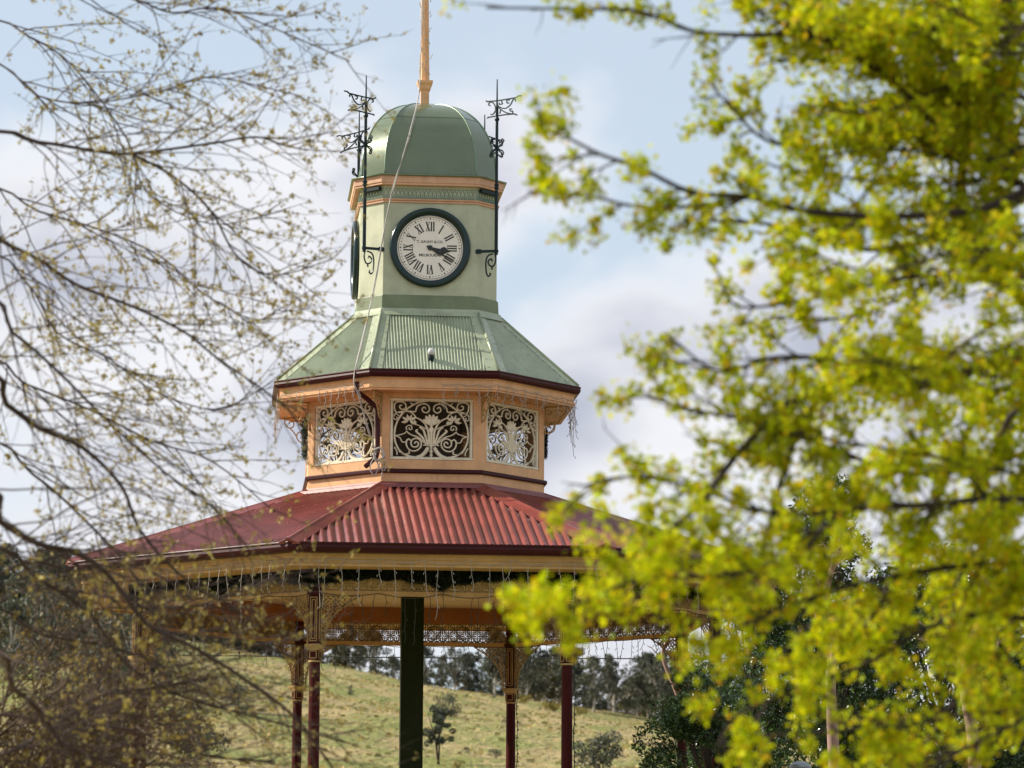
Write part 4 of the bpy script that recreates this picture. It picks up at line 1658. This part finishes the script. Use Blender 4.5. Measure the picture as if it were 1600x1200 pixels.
for i in range(29):
    y0, x1 = (rq.uniform(-20, 1220) if i < 20 else rq.uniform(-20, 430)), rq.uniform(1160, 1380)
    y1 = y0 + rq.uniform(-110, 110)
    if y1 > 820:
        x1 += 20
    dd_ = rq.uniform(12.2, 14.6)
    gr.append(([(1690, y0), (1690 - (1690 - x1) * .35, (y0 * .65 + y1 * .35) + rq.uniform(-40, 40)), (1690 - (1690 - x1) * .7, (y0 * .3 + y1 * .7) + rq.uniform(-40, 40)), (x1, y1)], dd_, dd_ - .5, 7, 3, 1.05))
for pp, d0_, d1_, w0, w1, dens in gr:
    n = len(pp)
    P = [atd(x, y, d0_ + (d1_ - d0_) * i / (n - 1)) for i, (x, y) in enumerate(pp)]
    if pp[0][0] > 1650:
        zz = min(max(P[0].z - .8, zr + .8), zr + 6)
        st_ = Vector((TRX, TRY, zz))
        P = [st_, st_.lerp(P[0], .5) + Vector((0, 0, .08))] + P
    if pp[0][1] == -60:
        st_ = None
    pts = RTr.stem(P, w0 * .6 / 5121 * 13, w1 * .6 / 5121 * 13, 8, 4)
    si = next((i for i, q in enumerate(pts) if q.x < at(1690, 600, q.y).x), 0)
    vis = pts[si:]
    L = sum((vis[i + 1] - vis[i]).length for i in range(len(vis) - 1))
    RTr.kids(vis, .009, 1, spec_r, L * dens * 1.25, start=0)
rtree = empty('flowering_elm', (TRX, TRY, zr))
tag(rtree, 'out-of-focus tree covered with lime yellow spring clusters filling the right side', 'tree')
o = RTr.mb.build('branches', M['bark_right'], rtree, True)
o.location = (-TRX, -TRY, -zr)
tp = np.array([tuple(t) for t in RTr.tips])
rg = np.random.default_rng(3)
tp = tp[rg.random(len(tp)) < .29]
K = 34
C = np.repeat(tp, K, axis=0)
dd = rg.normal(size=C.shape)
dd /= np.linalg.norm(dd, axis=1)[:, None]
csz = np.repeat(rg.uniform(.55, 1.25, (len(tp), 1)), K, axis=0)
csz = csz * np.where(rg.random((len(C), 1)) < .28, 1.75, .92)
C = C + dd * .043 * csz * rg.uniform(.3, 1, (len(C), 1)) ** .5 * np.array([1, 1, 1.25])
Q = leaf_quads(C, .027, .8, rg)
o = quads_obj('blossom_clusters', Q, M['spring'], rtree)
o.location = (-TRX, -TRY, -zr)
print('right clusters', len(tp), flush=True)


# ---- evergreen shrubs and trees at the right behind the bandstand
def crown_points(r_, blobs, n):
    """points near the surfaces of a set of ellipsoids, denser outside"""
    w = np.array([b_[3] * b_[4] * b_[5] for b_ in blobs]) ** .7
    w /= w.sum()
    idx = r_.choice(len(blobs), n, p=w)
    B = np.array(blobs)[idx]
    d = r_.normal(size=(n, 3))
    d /= np.linalg.norm(d, axis=1)[:, None]
    rad = r_.uniform(.35, 1.0, n) ** .45
    rad *= 1 + .12 * np.sin(d[:, 0] * 9 + B[:, 0] * 5) * np.cos(d[:, 2] * 8 + B[:, 1] * 3)
    return B[:, :3] + d * B[:, 3:6] * rad[:, None]


def evergreen(px, d, ptop, width, label, seed, nblob, n, leaf=.10, low=0.0, pbase=None, name='evergreen_tree', mat='evergreen'):
    r_ = np.random.default_rng(seed)
    top = atd(px, ptop, d)
    x, y = top.x, top.y
    z0 = gz(x, y)
    H = top.z - z0
    t = empty(name, (x, y, z0))
    tag(t, label, 'tree' if 'tree' in name else 'shrub')
    blobs = []
    for i in range(nblob):
        h = r_.uniform(low, 1)
        env = math.sqrt(max(.30, 1 - ((h - .45) / .62) ** 2))
        a = r_.uniform(0, 2 * PI)
        rr_ = width * .5 * env * r_.uniform(.25, .95)
        s_ = width * r_.uniform(.12, .19)
        blobs.append((rr_ * math.cos(a), rr_ * math.sin(a), H * (.04 + .9 * h), s_, s_, s_ * r_.uniform(.6, 1)))
    C = crown_points(r_, blobs, n)
    Q = leaf_quads(C, leaf, .42, r_)
    quads_obj('foliage', Q, M[mat], t)
    tt = Tree(seed)
    main_ = tt.stem([(0, 0, -.2), (.1, .05, H * .25), (-.05, .0, H * .55), (.05, 0, H * .85)], width * .035, .02, 8)
    for b_ in blobs[::2]:
        q = main_[int(len(main_) * min(.8, b_[2] / H * .7))]
        tt.stem([tuple(q), tuple((q + Vector(b_[:3])) / 2 + Vector((0, 0, -.1))), b_[:3]], .03, .008, 5)
    tt.mb.build('trunk', M['bark_dark'], t, True)
    return t


evergreen(1112, 41, 1020, 1.85, 'rounded glossy green shrub at the foot of the bandstand right column', 1, 70, 34000, leaf=.060, low=.0, name='glossy_shrub')
evergreen(1180, 56, 870, 2.6, 'tall dark evergreen behind lime twigs just right of the bandstand roof end', 2, 80, 34000, leaf=.09, name='evergreen_tree')
evergreen(1285, 58, 715, 2.3, 'tallest dark evergreen, its top showing above the red roof corner', 3, 62, 24000, leaf=.095, low=.2, name='evergreen_tree')
evergreen(1470, 57, 850, 3.4, 'broad dark evergreen low behind the lime tree near the right edge', 4, 110, 46000, leaf=.095, low=.05, name='evergreen_tree')


evergreen(1375, 60, 880, 2.4, 'mid-height dark evergreen between the two pinkish trunks', 8, 80, 26000, leaf=.095, low=.0, name='evergreen_tree')
evergreen(1590, 59, 960, 2.2, 'dark evergreen cut by the lower right edge of the view', 9, 70, 22000, leaf=.095, low=.0, name='evergreen_tree')
# ---- bare trees with smooth pinkish trunks at the right
def bare_tree(pts_px, d, label, seed, w0, mat='bark_pink', name='bare_tree', twl=(.3, .9), rate=2.2, w1=6, bend=(0, 0, .12)):
    tr = Tree(seed)
    P = [atd(x, y, d) for x, y in pts_px]
    base = Vector((P[0].x + .1, P[0].y, gz(P[0].x, P[0].y)))
    t = empty(name, base)
    tag(t, label, 'tree')
    pts = tr.stem([base - Vector((0, 0, .2)), base.lerp(P[0], .6)] + P, w0 / 5121 * d, w1 / 5121 * d * .5, 8, 4)
    sp = [dict(seg=.12, wob=.14, grav=0, sides=5),
          dict(seg=.10, wob=.15, grav=.02, rate=rate, angle=42, len=(twl[0] * 2, twl[1] * 2), r=.022, sides=5, bend=bend),
          dict(seg=.09, wob=.14, grav=.01, rate=4.0, angle=40, len=(twl[0], twl[1]), r=.011, sides=4),
          dict(seg=.07, wob=.13, grav=.01, rate=5, angle=40, len=(.12, .4), r=.006, sides=3)]
    L = sum((pts[i + 1] - pts[i]).length for i in range(len(pts) - 1))
    tr.kids(pts, .035, 1, sp, L, start=.45)
    o_ = tr.mb.build('branches', M[mat], t, True)
    o_.location = -base
    return t


bare_tree([(1300, 1120), (1298, 1050), (1305, 985), (1290, 930), (1310, 860)], 52, 'smooth pinkish bare trunk rising through the lime tree left of its twin', 5, 11, w1=9)
bare_tree([(1520, 1150), (1508, 1080), (1512, 1030), (1530, 960), (1540, 880), (1575, 800)], 53, 'pinkish bare tree with a fan of dark twigs at the right edge', 6, 12, w1=8, rate=3)
bare_tree([(1065, 1110), (1040, 1040), (1036, 1018), (1050, 985), (1056, 960), (1068, 940)], 58, 'small crooked bare sapling beside the bandstand right column', 7, 5, w1=3, twl=(.12, .35), rate=1.6)

# grey domed lamp top low at the right
lp_ = at(1250, 1189, 2)
t = empty('post_lamp', (lp_.x, lp_.y, gz(lp_.x, lp_.y)))
tag(t, 'grey domed lamp on a post at the bottom edge below the pinkish trunk', 'lamp')
h_ = lp_.z - gz(lp_.x, lp_.y)
b = MB()
b.lathe([(.0, h_), (.08, h_ - .015), (.15, h_ - .06), (.17, h_ - .11), (.15, h_ - .12), (0, h_ - .12)], n=20)
b.build('lamp_hood', M['grey_metal'], t, True)
b = MB()
b.lathe([(.03, 0), (.06, 0), (.05, .3), (.035, .4), (.035, h_ - .3), (.07, h_ - .28), (.07, h_ - .12)], n=12)
b.build('pole', M['iron'], t, True)


# ------------------------------------------------------------------ hillside
def gum_variant(seed, H, Wd, mat, n=2600, leaf=.5, trunk_bare=.16, multi=3):
    r_ = np.random.default_rng(seed)
    t = empty('gum_tree', (0, 0, -200))
    blobs = []
    for i in range(int(22 + 4 * Wd)):
        h = r_.uniform(trunk_bare, 1)
        env = math.sin(PI * min(1, max(.12, (h - trunk_bare) / (1 - trunk_bare) * .85 + .12))) ** .6
        a = r_.uniform(0, 2 * PI)
        rr_ = Wd * .5 * env * r_.uniform(.1, 1)
        s_ = Wd * r_.uniform(.08, .16)
        blobs.append((rr_ * math.cos(a), rr_ * math.sin(a), H * h, s_, s_, s_ * r_.uniform(.5, .9)))
    C = crown_points(r_, blobs, n)
    Q = leaf_quads(C, leaf, .5, r_, droop=(0, 0, -.4))
    quads_obj('crown', Q, M[mat], t)
    tt = Tree(seed)
    lean = r_.uniform(-.1, .1)
    main_ = tt.stem([(0, 0, -.5), (lean * H * .3, 0, H * .3), (lean * H * .2, .2, H * .6), (lean * H * .5, 0, H * .92)], H * .022, .05, 7)
    for b_ in blobs[::2]:
        q = main_[max(1, int(len(main_) * min(.8, b_[2] / H * .62)))]
        tt.stem([tuple(q), tuple((q + Vector(b_[:3])) / 2), b_[:3]], H * .009, .03, 5, 2)
    tt.mb.build('trunk', M['bark_gum'], t, True)
    return t


VAR = [gum_variant(100, 11, 7, 'gum'), gum_variant(101, 9, 6, 'gum_dark'), gum_variant(102, 12, 8, 'gum_dark', 3200),
       gum_variant(103, 8, 5.5, 'gum', 2000), gum_variant(104, 10, 6, 'gum_ochre', 2200), gum_variant(105, 13, 6, 'gum', 2200, trunk_bare=.35)]
used = set()
rr = random.Random(77)


def place_gum(px, d, hgt, label, vi=None, group='gum trees on the hill', name=None):
    vi = rr.randrange(len(VAR)) if vi is None else vi
    src = VAR[vi]
    if vi in used:
        c = copy_tree(src)
    else:
        used.add(vi)
        c = src
    p = atd(px, 1050, d)
    H0 = (11, 9, 12, 8, 10, 13)[vi]
    s_ = hgt / H0
    c.location = (p.x, p.y, gz(p.x, p.y) - .1)
    c.scale = (s_ * rr.uniform(.9, 1.15), s_, s_)
    c.rotation_euler = (0, 0, rr.uniform(0, 6.28))
    tag(c, label, 'tree', group)
    return c


# hilltop tree line
x = -40
while x < 1640:
    left = x < 440
    n_ = 2 if left else 1
    for q in range(n_):
        h_ = rr.uniform(10, 15) if left else rr.uniform(7.5, 11.5)
        if 640 < x < 860:
            h_ *= .95
        lab = ('tall dull green gum tree on the hilltop behind the bare twigs at left' if left else
               'grey-green gum tree of the hilltop row seen under the bandstand roof' if x < 1060 else
               'distant gum tree on the ridge glimpsed low through the lime tree')
        place_gum(x + rr.uniform(-12, 12), rr.uniform(555, 610), h_, lab, group={True: 'gums on the hilltop at left'}.get(left, 'gums on the hilltop under the roof' if x < 1060 else 'gums on the ridge at right'))
    x += rr.uniform(14, 24)
for i in range(30):
    place_gum(rr.uniform(760, 1150), rr.uniform(500, 580), rr.uniform(7.5, 11), 'grey-green gum tree at the dense lower end of the hilltop row', group='gums at the low end of the row')
for i in range(70):
    gx_ = rr.uniform(-60, 400)
    gd_ = rr.uniform(330 + max(0, gx_) * .6, 640)
    gt_ = atd(gx_, 898 + max(0, gx_ - 60) * .30 + rr.uniform(0, 70), gd_)
    place_gum(gx_, gd_, max(5, min(20, gt_.z - gz(gt_.x, gt_.y))), 'tall dark gum tree on the skyline at far left behind bare twigs', vi=rr.choice((1, 2, 0)), group='dark gums on the left skyline')
for i in range(46):
    gx_ = rr.uniform(-70, 235)
    place_gum(gx_, rr.uniform(190, 400), rr.uniform(5.5, 9), 'dull green gum tree on the left slope low behind the brown twigs', vi=rr.choice((0, 1, 2)), group='gums on the left slope')
# trees and shrubs standing on the open slope


def shrub(px, py_base, hpx, wpx, label, seed, mat='gum', name='hill_shrub', cat='shrub', leafk=.05, n=1500, low=.1):
    # find distance where the slope is seen at this pixel
    d = 120.
    while d < 549:
        p = atd(px, py_base, d)
        if gz(p.x, p.y) >= p.z:
            break
        d += 2
    s_ = d / 5121
    r_ = np.random.default_rng(seed)
    p = atd(px, py_base, d)
    H, Wd = hpx * s_, wpx * s_
    t = empty(name, (p.x, p.y, gz(p.x, p.y)))
    blobs = []
    for i in range(26):
        h = r_.uniform(low, 1)
        env = math.sqrt(max(.1, 1 - ((h - .55) / .6) ** 2))
        a = r_.uniform(0, 2 * PI)
        rr_ = Wd * .5 * env * r_.uniform(.1, .85)
        k_ = Wd * r_.uniform(.09, .17)
        blobs.append((rr_ * math.cos(a), rr_ * math.sin(a), H * h * .9, k_, k_, k_ * .75))
    C = crown_points(r_, blobs, n)
    quads_obj('foliage', leaf_quads(C, max(H, Wd) * leafk, .5, r_), M[mat], t)
    tt = Tree(seed)
    for q in range(3):
        tt.stem([(0, 0, -.2), (r_.uniform(-.1, .1) * Wd, 0, H * .35), (r_.uniform(-.3, .3) * Wd, r_.uniform(-.2, .2) * Wd, H * .8)], H * .02, H * .006, 5)
    tt.mb.build('trunk', M['bark_dark'], t, True)
    tag(t, label, cat)
    return t


shrub(685, 1198, 95, 55, 'slim grey-green tree on the slope just right of the green post', 201, 'gum_dark', 'hill_tree', 'tree', n=2200, low=.35)
shrub(705, 1122, 40, 60, 'loose olive shrub higher on the slope above the slim tree', 202, 'gum')
shrub(933, 1205, 62, 95, 'wide rounded grey-green bush on the slope right of the front column', 203, 'gum', n=2600)
shrub(865, 1112, 18, 40, 'low yellow-tinged gorse clump beside the far column', 204, 'gorse', 'gorse_bush')
shrub(905, 1118, 14, 28, 'small yellow gorse clump between two columns on the right', 205, 'gorse', 'gorse_bush')
shrub(818, 1100, 14, 34, 'small gorse clump on the upper slope left of the far column', 206, 'gorse', 'gorse_bush')
shrub(775, 1185, 14, 26, 'low green tuft bush on the lower slope left of the far column', 207, 'gum')
shrub(728, 1178, 10, 16, 'tiny round bush on the slope near the slim tree', 208, 'gum_dark')
shrub(548, 1088, 18, 14, 'tiny dark bush on the slope left of the green post', 209, 'gum_dark')
shrub(770, 1092, 10, 12, 'tiny dark stump bush near the hilltop', 210, 'gum_dark')
shrub(715, 1205, 16, 24, 'yellow-flecked gorse clump at the bottom edge beside the slim tree', 211, 'gorse', 'gorse_bush')
shrub(370, 1120, 60, 60, 'olive bush on the slope among the bare twigs', 212, 'gum', n=1800)
shrub(300, 1190, 90, 120, 'broad olive bush low on the slope behind the bare twigs', 213, 'gum', n=2600)
shrub(120, 1190, 120, 190, 'wide dull green bush low on the far left slope', 214, 'gum_dark', n=4000)

# tussocks of dry grass on the slope (nobody could count them)
rg = np.random.default_rng(9)
Cs = []
for i in range(15000):
    d = 110 + 440 * rg.random() ** .8
    px = rg.uniform(-100, 1700)
    p = atd(px, 1100, d)
    Cs.append((p.x, p.y, gz(p.x, p.y) + .12))
Cs = np.array(Cs)
n = len(Cs)
a = np.zeros((n, 3))
a[:, 2] = 1
a[:, :2] = rg.normal(scale=.35, size=(n, 2))
sz = rg.uniform(.10, .26, (n, 1))
th2 = rg.uniform(0, PI, n)
bb = np.stack([np.cos(th2), np.sin(th2), 0 * th2], 1)
Q = np.stack([Cs - bb * sz * .9, Cs + bb * sz * .9, Cs + a * sz * .8 + bb * sz * .5, Cs + a * sz * .7 - bb * sz * .6], 1)
M['tuss'] = foliage('tussock grass', [(0.36, 0.28, 0.14), (0.43, 0.35, 0.19), (0.25, 0.25, 0.10), (0.45, 0.36, 0.21), (0.22, 0.23, 0.09)], .9, .2, .05)
tag(quads_obj('grass_tussocks', Q, M['tuss']), 'dry straw and green tussocks covering the hillside', 'grass', kind='stuff')
